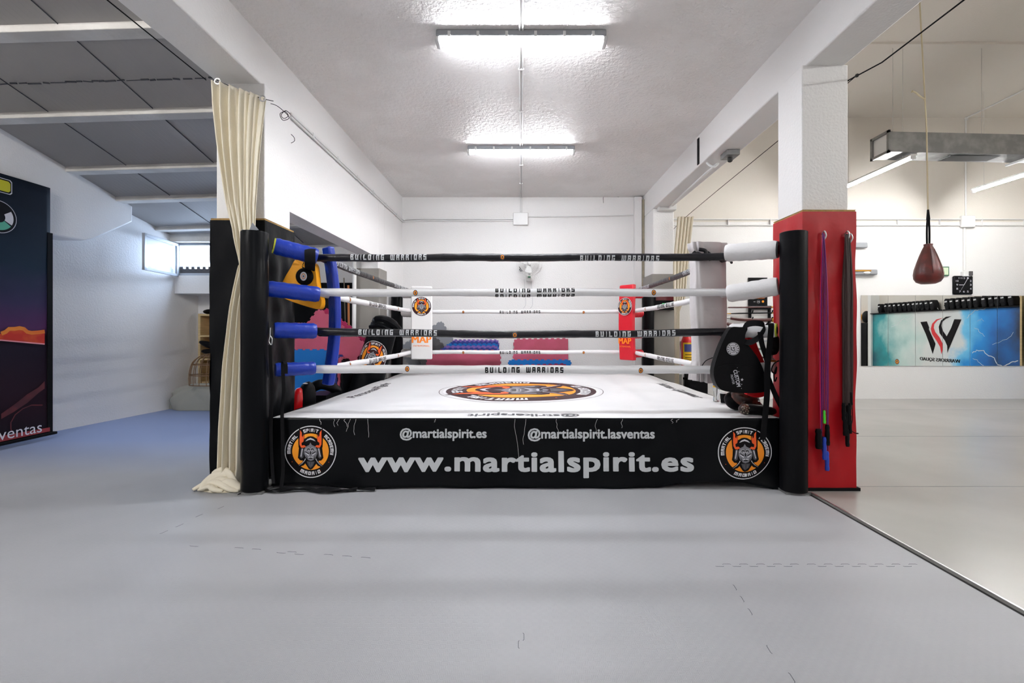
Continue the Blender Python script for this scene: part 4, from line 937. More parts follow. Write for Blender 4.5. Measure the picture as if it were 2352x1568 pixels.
jump_rope(1890, (1892,1896), 548, (940,950), 'purple_cord', 'green_plastic', ((1893,942,972,.010),), 'skipping rope with a short green handle beside the blue handled one', seed=3)
for i, (xs, yb, hd, lab) in enumerate((((1939,1943,1946,1949),(1000,1010),((1940,960,1000,.015),(1946,985,1025,.014)),'dark brown skipping rope hanging lowest on the left hook'),
      ((1941,1945,1950,1953),(960,985),((1948,930,975,.014),(1952,950,995,.013)),'black skipping rope in the middle of the dark bunch'),
      ((1937,1942,1948),(930,950),((1937,925,965,.014),(1943,945,1000,.013)),'dark skipping rope on the left of the dark bunch'),
      ((1950,1954,1957),(900,940),((1955,900,930,.010),(1951,925,965,.012)),'thin dark skipping rope on the right edge of the dark bunch'))):
    jump_rope(1943+i*2, xs, 548, yb, 'brown_cord', 'black_leather', hd, lab, r=.009, seed=10+i)
s = MB().tube(smooth([tuple(at(x,y,3.83)) for x,y in ((1952,900),(1957,930),(1958,965),(1953,985),(1966,995),(1971,995))],5), .003, 'black_matte', 6); s.ball(tuple(at(1969,995,3.83)), (.012,.01,.006), 'black_matte', 8)
th1(s, 'elastic_cord', 'thin dark cord end sticking out at the right edge of the red padding', 'cord')
# strap heap on the floor
for k, (pts, lab) in enumerate((([(548,1138),(575,1128),(610,1130),(650,1126),(690,1118),(730,1122),(770,1131),(800,1126),(862,1114)],'black strap on the floor with its end pointing left, in front of the ring'),
     ([(640,1120),(670,1127),(720,1116),(760,1112),(800,1120),(850,1112)],'black strap coiled on the floor close under the banner'),
     ([(600,1122),(640,1133),(700,1128),(745,1134),(790,1131),(820,1122)],'black strap on the floor nearest the camera in the heap'))):
    P_ = []
    for i, (x, y) in enumerate(pts):
        Y = min(FPX*EYE/(y-CY), 3.87); P_.append(((x-CX)*Y/FPX, Y, .012+.012*abs(math.sin(i*1.3+k))))
    s = MB().ribbon(smooth(P_,5), [tuple(Vector((0,.035,.02*math.sin(i*.5+k)))) for i in range((len(P_)-1)*5+1)], 'black_matte', .004); th1(s, 'strap', lab, 'strap')
#==PART5
# ================================================================== BACK WALL AND CORNERS
t = thing('wall_fan', (.15,YB,2.6), 'white wall fan with a round cage on the back wall, behind the top rope', 'fan')
FC = Vector((.15,8.93,2.68)); FR = Rx(math.radians(-12))@Rz(math.radians(8))
def fr(v): return FC+FR@Vector(v)
g = MB(); n = 40
for y, r_ in ((-.05,.10),(-.045,.16),(0,.235),(.03,.235),(.05,.17),(-.02,.215)): g.tube([fr((r_*math.cos(2*PI*i/n), y, r_*math.sin(2*PI*i/n))) for i in range(n+1)], .003 if r_ < .23 else .004, 'white_plastic', 6)
for i in range(36):
    a_ = 2*PI*i/36; g.tube([fr((r_*math.cos(a_), y, r_*math.sin(a_))) for r_, y in ((.04,-.055),(.16,-.045),(.225,-.012),(.235,0),(.225,.04),(.12,.06))], .0015, 'white_plastic', 4)
g.build('cage', t)
g = MB()
for i in range(3):
    a0 = i*2*PI/3
    g.grid(lambda u, v, a0=a0: fr(((.03+.16*v)*math.cos(a0+u*1.2*(1-.3*v)), .02*(u-.5)*1.5, (.03+.16*v)*math.sin(a0+u*1.2*(1-.3*v)))), 8, 8, 'white_plastic')
g.build('fan_blades', t, solid=.003)
g = MB(); g.ball(fr((0,-.05,0)), (.035,.02,.035), 'white_plastic'); g.build('hub', t)
g = MB(); g.ball(fr((0,.11,0)), (.06,.07,.06), 'white_plastic'); g.build('motor', t)
MB().box((.10,YB-.14,2.36), (.22,YB,2.50), 'white_plastic').build('wall_mount', t, bevel=.02)
g = MB(); g.lathe([(.045,0),(.05,.03),(.035,.05)], (.16,YB-.17,2.41), 'white_plastic', 20, sy=.8); g.ball((.16,YB-.21,2.43), (.032,.02,.016), 'green_frame', 10); g.ball((.16,YB-.2,2.49), (.026,.02,.022), 'grey_plastic', 10); g.build('control_knob', t)
MB().prism([(-.28,.02),(-.20,.02),(-.28,.12)], (.24,YB-.06,2.54), (1,0,0), (0,0,1), (0,.04,0), 'galv_dark').build('bracket', t)
for x in (.06,.20): MB().tube(smooth([(x,YB-.05,2.4),(x+.02,YB-.03,2.1),(x+.03,YB-.03,1.9),(x-.02,YB-.03,1.82)],4), .0022, 'grey_foam', 5).build('pull_cord', t)
m = MB().tube(smooth([tuple(at(x,y,YB-.02)) for x,y in ((1386,466),(1387,448),(1400,444),(1419,452),(1432,447),(1450,446))],5), .004, 'galv_dark', 6); th1(m, 'loose_wire', 'thin dark wire loop at the top of the back wall by the right corner', 'wire')
# timer on the back right pillar
t = thing('round_timer', (2.64,8.42,1.9), 'black and dark red wall timer with green lit digits on the back right pillar padding', 'timer')
MB().box((2.43,8.36,1.79), (2.83,8.44,2.02), 'black_leather').build('case', t, bevel=.008)
MB().box((2.46,8.354,1.925), (2.80,8.361,2.0), 'red_led').build('display', t)
a = Art().font('00:00', 0, 0, .14, 'green_led', 0, bold=.02); mb = MB(); a.to(mb, flat_map((2.58,8.356,1.83),(1,0,0),(0,0,1))); mb.build('digits', t)
MB().box((2.53,8.352,1.81), (2.57,8.36,1.85), 'green_led').build('indicator', t)
MB().box((2.44,8.37,1.755), (2.82,8.45,1.775), 'black_matte').build('bracket', t)
# fire extinguisher and black box
t = thing('fire_extinguisher', (3.27,9.02,.6), 'red fire extinguisher with a yellow label on the wall behind the back right pillar', 'fire extinguisher')
MB().lathe([(.095,.03),(.105,.06),(.105,.62),(.08,.70),(.035,.74)], (3.27,9.02,.55), 'red_gloss', 28).build('cylinder', t)
MB().lathe([(.096,0),(.100,.08)], (3.27,9.02,.55), 'black_matte', 28).build('foot_ring', t)
g = MB(); g.grid(lambda u, v: (3.27+.107*math.sin((u-.5)*2.2), 9.02-.107*math.cos((u-.5)*2.2), .74+v*.40), 12, 2, 'label_yellow'); g.grid(lambda u, v: (3.27+.108*math.sin((u-.5)*1.6), 9.02-.108*math.cos((u-.5)*1.6), .96+v*.15), 10, 2, 'label_blue')
for z in (.80,.84,.90): g.grid(lambda u, v, z=z: (3.27+.108*math.sin((u-.5)*1.3), 9.02-.108*math.cos((u-.5)*1.3), z+v*.012), 8, 1, 'print_black')
g.build('label', t)
g = MB(); g.tube([(3.27,9.02,1.28),(3.27,9.02,1.34)], .02, 'brass', 10); g.tube([(3.22,9.0,1.36),(3.34,8.98,1.40)], .010, 'black_matte', 8); g.tube(smooth([(3.29,9.0,1.33),(3.38,8.98,1.25),(3.39,8.97,.95),(3.38,8.97,.80)],5), .011, 'black_matte', 8); g.build('valve_and_hose', t)
MB().box((3.22,9.10,1.1), (3.32,YB,1.16), 'metal').build('wall_bracket', t)
t = thing('storage_crate', (3.45,9.0,0), 'black crate standing on the floor behind the wrapped corner pad', 'crate')
MB().box((3.26,8.86,.0), (3.62,9.15,.52), 'black_leather').build('crate_body', t, bevel=.01); MB().box((3.24,8.84,.40), (3.64,9.17,.44), 'black_matte').build('rim', t, bevel=.006)
t = thing('low_shelf', (3.05,9.0,0), 'small white shelf unit low beside the back right pillar', 'shelf')
for z in (.02,.28,.52): MB().box((2.93,8.95,z), (3.16,9.15,z+.02), 'white_plastic').build('shelf_board', t)
for x in (2.92,3.15): MB().box((x,8.95,0), (x+.015,9.15,.56), 'white_plastic').build('side_panel', t)
# plaque
t = thing('wall_plaque', (4.76,YB,2.2), 'black wall plaque with small orange capitals above the sword rack', 'sign')
MB().box((4.565,YB-.02,1.88), (4.945,YB,2.44), 'black_leather').build('panel', t)
a = Art().font('ESCUELA DE', 0, .395, .21, 'print_morange', 0, align='C'); a.font('ARTES MARCIALES', 0, .345, .30, 'print_morange', 0, align='C'); a.font('INFORMACION', .04, .115, .18, 'print_morange', 0, align='C')
a.line([(-.09,.055),(-.05,.055)], .008, 'print_white', 0); a.disc(.032,'print_lgray',0,(0.01,.055),20,r0=.029); a.line([(-.01,.055),(.03,.055)], .01, 'print_white', 0); a.disc(.024,'print_orange',0,(.10,.06),12)
mb = MB(); a.to(mb, flat_map((4.755,YB-.021,1.90),(1,0,0),(0,0,1))); mb.build('lettering', t)
# sword rack
t = thing('sword_rack', (4.8,YB,1.2), 'black wooden wall rack with two uprights carrying the swords', 'rack')
for x in (4.59,4.98):
    g = MB().box((x-.02,YB-.05,.62), (x+.02,YB,1.87), 'black_leather')
    for k in range(8): z = 1.76-k*.135; g.tube(smooth([(x,YB-.03,z-.05),(x,YB-.12,z-.03),(x,YB-.15,z+.02)],3), .012, 'black_leather', 8)
    g.build('upright', t)
MB().box((4.56,YB-.06,1.80), (5.0,YB-.02,1.87), 'black_leather').build('top_bar', t)
SW = [(1660,706,1712,705,'scabbard',.016,'long thin sword with a dark red scabbard on the top row of the rack'),(1668,720,1790,718,'black_leather',.013,'black sword with brass ends on the second row of the rack'),
      (1666,729,1786,733,'scabbard',.036,'broad curved sword with a dark red scabbard on the third row'),(1655,742,1786,748,'scabbard',.036,'broad sword with a pale tipped scabbard on the fourth row'),
      (1700,785,1788,782,'grey_plastic',.020,'grey sword on the fifth row, seen behind the kick shields'),(1700,802,1788,800,'galv',.020,'steel sword on the sixth row, behind the kick shields'),(1706,822,1788,820,'scabbard',.020,'dark sword on the lowest row of the rack')]
for i, (x0_, y0_, x1_, y1_, mm, rr_, lab) in enumerate(SW):
    x1_ = 1788; p = at(x0_,y0_,YB-.13); q = at(x1_,y1_,YB-.13); s_ = thing('sword', tuple((p+q)/2), lab, 'sword', None)
    d = (q-p); pts = [p+d*k/8+Vector((0,0,(-.05*(1-k/8)*0-.03*math.sin(PI*k/8)) if rr_ > .03 else 0)) for k in range(8)]
    rad = [rr_*.35]+[rr_*v for v in (.85,1,1,1,1,.95,.9)]
    MB().tube(pts, rad, mm, 10, flat=.45, up=(0,0,1)).build('scabbard', s_)
    MB().tube([pts[0]-d.normalized()*.01, pts[0]+d*.09], [rr_*.4,rr_*.95], 'brass' if mm == 'black_leather' else 'metal', 10, flat=.5, up=(0,0,1)).build('tip', s_)
    MB().tube([pts[-1], pts[-1]+d*.02], rr_*1.3, 'brass', 10, flat=.6, up=(0,0,1)).build('guard', s_)
    MB().tube([pts[-1]+d*.02, q+d*.18], rr_*.7, 'black_matte', 8).build('grip', s_)
# ================================================================== FOAM MATS
def mat_tile(O, U, V, W, H, m, label, th_=.022, n=9, group=None, teeth='LRTB', name='puzzle_mat'):
    O, U, V = Vector(O), Vector(U).normalized(), Vector(V).normalized(); N = U.cross(V).normalized(); a_ = .018; pts = []
    def side(p, q, on):
        p = Vector(p); q = Vector(q); d = (q-p)/(2*n+1); o_ = Vector((d.y,-d.x)).normalized()*a_
        for k in range(2*n+1):
            s_ = o_ if (k % 2 and on) else Vector((0,0)); e_ = d*.08 if (k % 2) else d*-.08
            if k == 0: pts.append(tuple(p)); 
            if on and k % 2: pts.append(tuple(p+d*k)); pts.append(tuple(p+d*k+s_-e_)); pts.append(tuple(p+d*(k+1)+s_+e_)); pts.append(tuple(p+d*(k+1)))
    side((0,0),(W,0),'B' in teeth); side((W,0),(W,H),'R' in teeth); side((W,H),(0,H),'T' in teeth); side((0,H),(0,0),'L' in teeth)
    o_ = MB().prism(pts, O, U, V, N*th_, m).build(name); return tag(o_, label, 'mat', group)
mat_tile(at(965,879,9.08), (.85,0,.53), (-.53,.06,.85), 1.0, .82, 'grey_foam', 'large grey puzzle mat propped on its corner behind the white corner pad')
mat_tile(at(985,850,8.98), (.70,0,.714), (-.714,.04,.70), .55, .55, 'dark_foam', 'dark grey mat tilted in front of the large grey puzzle mat', n=5)
for i, (m_, dx, z) in enumerate((('purple_foam',.30,1.185),('navy_foam',.27,1.15),('blue_foam',.20,1.11),('purple_foam',.16,1.07),('navy_foam',.10,1.03),('pink_foam',.04,.99))):
    labs = ('backmost and tallest purple mat of the leaning stack','navy mat second from the back of the leaning stack','blue mat third from the back of the leaning stack','purple mat in the middle of the leaning stack','navy mat second from the front of the leaning stack','pink mat just behind the stained front mat of the stack')
    mat_tile((-1.66+dx,9.0-i*.045,.02), (1,0,.0), (0,.05,1), 1.18-dx*.9, z-.02, m_, labs[i], th_=.03, n=10, group='leaning stack of mats behind the ring', teeth='LTR')
mat_tile((-1.80,8.72,.02), (1,0,.012), (0,.05,1), 1.40, .89, 'pink_foam', 'stained pink mat leaning at the front of the stack, left of the gap', n=9, teeth='LTR')
mat_tile((-.14,9.12,.02), (1,0,.01), (0,.04,1), 1.08, 1.18, 'pink_foam', 'tall pink mat standing against the back wall, right of the gap', n=9, teeth='LT')
mat_tile((-.15,9.0,.02), (1,0,0), (0,.05,1), 1.08, .90, 'pink_foam', 'lower pink mat standing before the tall pink one', n=9, teeth='LT')
mat_tile((-.24,8.85,.02), (1,0,0), (0,.05,1), 1.20, .78, 'blue_foam', 'blue mat in front of the two pink mats against the back wall', n=10, teeth='LTR')
mat_tile((-.30,8.72,.02), (1,0,.03), (0,.05,1), 1.16, .68, 'magenta_foam', 'magenta mat in front of the blue one, its teeth just over the canvas edge', n=10, teeth='LTR')
# mats in the left bay, seen through the opening
mat_tile((-4.3,7.42,.02), (1,0,0), (0,.1,1), 1.02, 1.17, 'pink_foam', 'pink mat standing behind the big blue mat in the left bay', n=9)
mat_tile(at(757,905,7.12), (-.80,.03,.60), (.60,.03,.80), .95, .95, 'pink_foam', 'pink mat standing on its corner behind the big blue mat', n=9)
mat_tile(at(768,905,7.22), (-.78,.03,.63), (.63,.03,.78), .97, .97, 'magenta_foam', 'darker magenta mat behind the tilted pink one beside the white pole', n=9)
mat_tile((-4.05,7.0,.02), (1,0,0), (0,.05,1), 1.06, 1.05, 'blue_foam', 'big blue mat leaning in the left bay behind the blue turnbuckles', n=9)
for i in range(5):
    mat_tile((-2.93+i*.05,6.95,.02), (.12,1,0), (.02,0,1), .5, 1.02-.03*i, ('blue_foam','pink_foam','navy_foam','pink_foam','black_leather')[i], ('blue mat standing edge on beside the big blue mat','pink mat standing edge on, second from the big blue mat','navy mat in the middle of the edge-on mats','pink mat standing edge on, second from the ring','black mat standing edge on nearest the ring')[i], th_=.035, n=6, group='edge-on mats beside the ring')
t = thing('cloth_banner', (-4.0,8.55,1.3), 'black cloth banner hung upside down on the wall of the left bay', 'banner')
g = MB().grid(lambda u, v: (-5.0+u*1.95, 8.56+.02*math.sin(u*19)*(1-v), .35+v*1.92), 40, 10, 'black_vinyl'); g.build('cloth', t, solid=.004)
a = Art().font('Martial Spirit Academy', 0, 0, 1.42, 'print_pink', 0, bold=.01, shear=.4, rot=PI, align='C'); mb = MB(); a.to(mb, flat_map((-3.83,8.525,1.52),(1,0,0),(0,0,1))); mb.build('lettering', t)
m = MB().tube([tuple(at(800,655,7.6)),tuple(at(803,947,7.6))], .018, 'stick_wood', 10); th1(m, 'wooden_staff', 'orange brown wooden staff leaning behind the blue corner pad', 'staff')
m = MB().tube([tuple(at(790,638,8.0)),tuple(at(799,938,8.0))], .010, 'pipe_brown', 8); th1(m, 'wooden_staff', 'thin pale staff with a dark tip beside the orange staff', 'staff')
m = MB().tube([(-2.76,7.52,0),(-2.74,7.52,2.62)], .032, 'white_plastic', 16); th1(m, 'white_pole', 'white vertical pole standing beside the back left pillar', 'pole')
# bags beside the ring
t = thing('heavy_bag', (-2.52,7.15,0), 'black slanted bag with an orange round emblem leaning by the back left pillar', 'bag')
ax = (Vector((-2.16,7.22,1.45))-Vector((-2.56,7.12,0))); b0 = Vector((-2.56,7.12,0)); ex = Vector((1,0,-ax.x/ax.z)).normalized(); ey = ax.normalized().cross(ex)
def bagf(u, v, k=0): a_ = u*2*PI; r_ = (.265-.05*v)+k; return b0+ax*v+ex*math.cos(a_)*r_+ey*math.sin(a_)*r_*.7
g = MB().grid(lambda u, v: bagf(u, v), 40, 12, 'black_vinyl'); g.tube([bagf(0,0)*0+b0, b0+ax*.02], .25, 'black_vinyl', 20); g.build('bag_body', t)
g = MB(); tp = b0+ax
g.ball(tp+Vector((.02,0,.02)), (.225,.16,.13), 'black_vinyl', 18, R=Ry(.35)); g.tube(smooth([tp+Vector((-.1,-.1,.10)),tp+Vector((.05,-.14,.09)),tp+Vector((.2,-.1,0)),tp+Vector((.27,-.05,-.1))],5), [.05]*16, 'black_leather', 8); g.tube(smooth([tp+Vector((-.2,-.08,-.02)),tp+Vector((0,-.17,.0)),tp+Vector((.2,-.12,-.12))],5), .03, 'black_leather', 8); g.build('bag_top', t)
a = Art().join(emblem()); mb = MB()
def bmap(u, v, h):
    p = bagf(.75+u*.17+.0, .62+v*.19, .004+h); return p
vv = bagf(.75,.5)-b0
if vv.y > ax.y*.5: bmap_s = -1
a.to(mb, (lambda u, v, h: bagf(.25-u*.14 if (bagf(.25,.5).y < bagf(.75,.5).y) else .75+u*.165, .66+v*.165, .004+h)), res=.12, lift=.0008); mb.build('round_emblem', t)
t = thing('kick_shield', (-2.5,5.0,0), 'black and red shield standing between the left pillar and the ring', 'kick pad')
g = MB().ball((-2.40,5.05,.52), (.115,.12,.29), 'black_leather', 20, R=Ry(.2)); g.build('shield_body', t)
g = MB().ball((-2.46,4.98,.48), (.10,.10,.27), 'red_gloss', 20, R=Ry(.2)); g.build('red_side', t)
MB().ball((-2.36,5.0,.785), (.03,.012,.008), 'print_white', 10).build('tag', t)
MB().box((-2.56,4.86,0), (-2.34,5.14,.26), 'black_leather').build('base', t, bevel=.04)
m = MB().tube(smooth([(-2.48,5.3,.66),(-2.34,5.3,.74),(-2.27,5.45,.70),(-2.30,5.7,.62)],6), .06, 'black_leather', 12); m.box((-2.5,5.25,0),(-2.24,5.7,.62),'black_leather'); th1(m, 'gym_bag', 'black bag lying beside the canvas behind the black and red shield', 'bag', bevel=.03)
# ================================================================== LEFT BAY
t = thing('shelf_unit', (-5.4,8.4,0), 'pale wooden shelf unit in the far left corner under the window', 'shelf')
for x in (-5.83,-4.95): MB().box((x,8.25,0), (x+.04,8.6,1.68), 'wood').build('side_panel', t)
for z in (.02,.42,.84,1.26,1.64): MB().box((-5.79,8.25,z), (-4.95,8.6,z+.03), 'wood').build('shelf_board', t)
MB().box((-5.8,8.59,.02), (-4.93,8.605,1.66), 'stick_wood').build('back_panel', t)
for (x, y, z), R_, lab in (((462,790,8.2),.35,'black sports shoe sticking out of the wooden shelf, upper one'),((468,806,8.2),.1,'black sports shoe sticking out of the wooden shelf, lower one')):
    p = at(x,y,z); m = MB().ball((p.x+.15,p.y,p.z-.02), (.20,.07,.055), 'black_leather', 14, R=Ry(R_)); m.ball((p.x+.27,p.y,p.z-.0), (.08,.06,.09), 'black_leather', 12); th1(m, 'sports_shoe', lab, 'shoe')
m = MB().ball((-5.72,8.42,1.72), (.12,.12,.05), 'black_leather', 12); th1(m, 'folded_cloth', 'dark folded cloth on top of the wooden shelf unit', 'cloth')
t = thing('wicker_cage', (-5.42,8.0,.40), 'domed wicker cage standing on the grey sack in the far left corner', 'cage')
g = MB(); n = 18
for i in range(n):
    a_ = 2*PI*i/n; g.tube(smooth([(-5.42+.36*math.cos(a_)*k, 8.0+.22*math.sin(a_)*k, z) for k, z in ((1,.42),(1.0,.62),(.85,.82),(.45,.94),(.02,.97))],3), .006, 'wicker', 5)
for k, z in ((1,.43),(1.0,.60),(.9,.78),(.5,.93)): g.tube([(-5.42+.36*k*math.cos(2*PI*i/32), 8.0+.22*k*math.sin(2*PI*i/32), z) for i in range(33)], .008, 'wicker', 6)
g.build('wicker_bars', t)
def sack(u, v):
    a_ = u*2*PI; ph = v*PI/2; r_ = math.cos(ph)**.6; k = 1+.10*math.sin(a_*5+v*6)+.05*math.sin(a_*11-v*9)
    return (-5.42+.70*r_*math.cos(a_)*k, 7.98+.17*r_*math.sin(a_)*k, .005+.43*math.sin(ph)**.8*(1+.05*math.sin(a_*7+v*12)))
m = MB().grid(sack, 80, 24, 'tarp'); th1(m, 'canvas_sack', 'crumpled grey sack lying on the floor in the far left corner', 'sack', angle=180)
m = MB().box((-6.12,8.06,0), (-5.2,8.3,.012), 'stick_wood'); th1(m, 'wood_scrap', 'thin brown board on the floor under the grey sack', 'board')
# big printed wall hanging
PX = -5.95
def pm(px, py): Y = PX*FPX/(px-CX); return (Y, EYE+(CY-py)*Y/FPX)
t = thing('printed_hanging', (PX,5.2,.1), 'tall dark printed hanging with a sunset picture on the left wall', 'banner')
def grad_mat():
    m = bpy.data.materials.new('sunset_print'); m.use_nodes = True; nt = m.node_tree; b = nt.nodes['Principled BSDF']; b.inputs['Roughness'].default_value = .7; b.inputs['Specular IOR Level'].default_value = .2
    tc = nt.nodes.new('ShaderNodeTexCoord'); sp = nt.nodes.new('ShaderNodeSeparateXYZ'); mr = nt.nodes.new('ShaderNodeMapRange'); r = nt.nodes.new('ShaderNodeValToRGB'); n = nt.nodes.new('ShaderNodeTexNoise'); n.inputs['Scale'].default_value = 2
    ad = nt.nodes.new('ShaderNodeMath'); ad.operation = 'MULTIPLY_ADD'; ad.inputs[1].default_value = .12
    nt.links.new(tc.outputs['Object'], sp.inputs[0]); nt.links.new(sp.outputs['Z'], mr.inputs[0]); mr.inputs[1].default_value = 0; mr.inputs[2].default_value = 3.1
    nt.links.new(tc.outputs['Object'], n.inputs['Vector']); nt.links.new(n.outputs['Fac'], ad.inputs[0]); nt.links.new(mr.outputs[0], ad.inputs[2]); nt.links.new(ad.outputs[0], r.inputs[0])
    cs = ((0,(12,12,20)),(.20,(34,14,26)),(.40,(26,18,34)),(.44,(24,12,22)),(.47,(76,42,84)),(.58,(48,42,74)),(.72,(14,34,52)),(.95,(8,20,34)))
    e = r.color_ramp.elements; e[0].position = cs[0][0]; e[0].color = (*s2l(*cs[0][1]),1); e[1].position = cs[-1][0]; e[1].color = (*s2l(*cs[-1][1]),1)
    for p_, c_ in cs[1:-1]: q_ = e.new(p_); q_.color = (*s2l(*c_),1)
    nt.links.new(r.outputs[0], b.inputs['Base Color']); return m
M['sunset'] = grad_mat(); M['cloud'] = mat('cloud_print', s2l(232,120,28), .7, var=.3, vscale=2.2, color2=s2l(190,40,20)); M['cloud_top'] = mat('cloud_top_print', s2l(225,150,45), .7, var=.3, vscale=3, color2=s2l(215,105,30)); M['arm'] = mat('rust_print', s2l(120,40,40), .7, var=.3, vscale=3, color2=s2l(66,22,30)); M['red_strip'] = mat('red_strip_print', s2l(140,45,50), .7)
M['teal'] = mat('teal_print', s2l(80,165,140), .7); M['acid'] = mat('acid_print', s2l(190,185,20), .7)
g = MB().grid(lambda u, v: (PX-.006*math.sin(u*8)*math.sin(v*5), 4.2+u*1.57, .085+v*3.08), 30, 30, 'sunset'); g.build('cloth', t, solid=.012)
MB().box((PX-.03,4.2,.05), (PX+.03,5.84,.085), 'black_matte').build('bottom_rod', t, bevel=.008)
MB().box((PX-.02,5.74,.085), (PX+.008,5.80,2.6), 'black_matte').build('side_hem', t)
a = Art()
cl = [(0,766),(10,762),(18,755),(30,755),(42,753),(52,755),(60,762),(70,764),(85,763),(100,761)]
P_ = [pm(x,y) for x,y in cl]; base = [pm(x,y) for x,y in ((100,790),(0,781))]
a.poly([(4.2,P_[0][1]),(4.6,P_[0][1]+.05)]+P_+base+[(4.2,base[-1][1])], 'cloud', 0); a.line([(4.2,base[1][1]),base[1],base[0]], .015, 'print_pink', 1); a.line(P_, .045, 'cloud_top', 1)
a.poly([pm(*q) for q in ((0,950),(35,925),(60,905),(85,890),(100,875),(100,892),(86,902),(60,925),(30,945),(0,962))], 'arm', 0)
a.line([pm(x,y) for x,y in ((28,996),(22,985),(22,970),(32,952),(50,938),(70,930),(95,930))], .012, 'arm', 1)
a.poly([(4.2,.09),pm(112,990),pm(112,981),(4.2,.19)], 'red_strip', 1)
yy = pm(106,984)[0]
a.font('martialspirit.lasventas', 5.66, .115, 1.60, 'print_lgray', 3, rot=0, align='L', flipx=False); it = a.items[-1]; a.items[-1] = ([(v[0]-1.60, v[1]) for v in it[0]], it[1], it[2], it[3])
c_ = pm(-6,497)
a.disc(.185,'print_lgray',1,c_,40); a.disc(.178,'print_black',2,c_,40); a.disc(.15,'print_lgray',3,c_,12,r0=.065,a0=-.5,a1=.6); a.disc(.15,'teal',3,c_,12,r0=.065,a0=-1.5,a1=-.62); a.disc(.15,'teal',3,c_,16,r0=.065,a0=-2.8,a1=-1.62)
q0 = pm(25,432); z0_ = q0[1]
for k, (mm, hh) in enumerate((('print_lgray',.085),('print_black',.077),('acid',.062))): a.poly([(4.55+k*.008,z0_-hh),(q0[0]-k*.010-.02,z0_-hh),(q0[0]-k*.01,z0_-hh+.02),(q0[0]-k*.01,z0_+hh-.02),(q0[0]-k*.010-.02,z0_+hh),(4.55+k*.008,z0_+hh)], mm, 1+k)
mb = MB(); a.to(mb, lambda u, v, h: Vector((PX+.013+h, u, v)), res=.2, lift=.001); mb.build('printed_picture', t)
# ================================================================== RIGHT HALL
t = thing('speed_bag', (4.85,5.5,2.6), 'dark red leather teardrop punching bag hanging on a long cord in the right hall', 'punching bag')
bx_ = at(2132,600,5.5).x
MB().lathe([(.0,-.265),(.07,-.262),(.115,-.24),(.138,-.20),(.143,-.15),(.135,-.09),(.11,.0),(.085,.08),(.06,.15),(.042,.19),(.045,.215),(.034,.218)], (bx_,5.5,2.19), 'oxblood', 36).build('bag_body', t)
for a_ in (-1.2,-2.0,-.4): MB().tube([(bx_+math.cos(a_)*r_,5.5+math.sin(a_)*r_,2.19+z) for r_, z in ((.144,-.15),(.136,-.09),(.111,0),(.086,.08),(.061,.15))], .0022, 'print_maroon', 5).build('seam', t)
g = MB(); g.tube(smooth([(bx_-.015,5.5,2.40),(bx_-.016,5.5,2.6),(bx_-.003,5.5,2.76)],4), .010, 'black_matte', 8); g.tube(smooth([(bx_+.015,5.5,2.40),(bx_+.014,5.5,2.6),(bx_+.003,5.5,2.76)],4), .010, 'black_matte', 8); g.tube([(bx_,5.5,2.70),(bx_-.003,5.5,2.82)], [.02,.010], 'black_matte', 8); g.build('sling', t)
MB().tube([(bx_-.003,5.5,2.80),(bx_-.02,5.5,3.8),at(2112,0,5.5),(4.78,5.5,HZ)], .008, 'rope_cream', 8).build('cord', t)
m = MB().tube(smooth([at(2095,210,5.5),at(2102,212,5.5),at(2113,221,5.5),at(2124,228,5.5)],4), [.016]+[.009]*11+[.016], 'rope_cream', 8); m.name='x'
m.build('cord_toggle', t)
# clock
t = thing('wall_clock', (8.86,YB,2.3), 'square black wall clock with pale digits above the mirror panels', 'clock')
K0 = (8.86,9.155,2.295)
MB().box((8.665,9.15,2.10), (9.055,YB,2.475), 'black_leather').build('case', t, bevel=.04)
for i in range(12):
    a = Art(); k = i+1; an = PI/2-k*PI/6; q_ = max(abs(math.cos(an)),abs(math.sin(an))); a.font(str(k), math.cos(an)/q_*.135, math.sin(an)/q_*.135-.016, .034 if k < 10 else .052, 'print_lgray', 0, align='C', height=.036)
    mb = MB(); a.to(mb, flat_map((8.86,9.148,2.29),(1,0,0),(0,0,1))); mb.build('digit', t)
for e_, w_, nm in (((-.10,0),.010,'hour_hand'),((.065,.115),.009,'minute_hand'),((-.06,-.10),.003,'second_hand')):
    mb = MB(); Art().line([(0,0),e_], w_, 'print_lgray', 2).to(mb, flat_map((8.86,9.146,2.29),(1,0,0),(0,0,1))); mb.build(nm, t)
# emergency lamps, exit sign
m = MB().box((6.35,YB-.07,3.03), (6.93,YB,3.14), 'grey_plastic'); th1(m, 'emergency_light', 'plain grey emergency light, upper one beside the red padding', 'emergency light', bevel=.02)
t = thing('emergency_light', (6.75,YB,2.55), 'grey emergency light with a clear cover, lower one beside the red padding', 'emergency light')
MB().box((6.45,YB-.08,2.49), (7.12,YB,2.60), 'grey_plastic').build('housing', t, bevel=.02); MB().box((6.5,YB-.095,2.555), (6.98,YB-.078,2.585), 'brass').build('tube', t, bevel=.005); MB().ball((6.9,YB-.08,2.53), (.07,.03,.03), 'white_plastic').build('diffuser', t)
t = thing('exit_sign', (8.5,YB,2.55), 'small green framed sign on the wall just right of the punching bag', 'sign')
MB().box((8.40,YB-.03,2.475), (8.585,YB,2.66), 'green_frame').build('frame', t); MB().box((8.455,YB-.034,2.495), (8.565,YB-.028,2.64), 'pale_green').build('face', t)
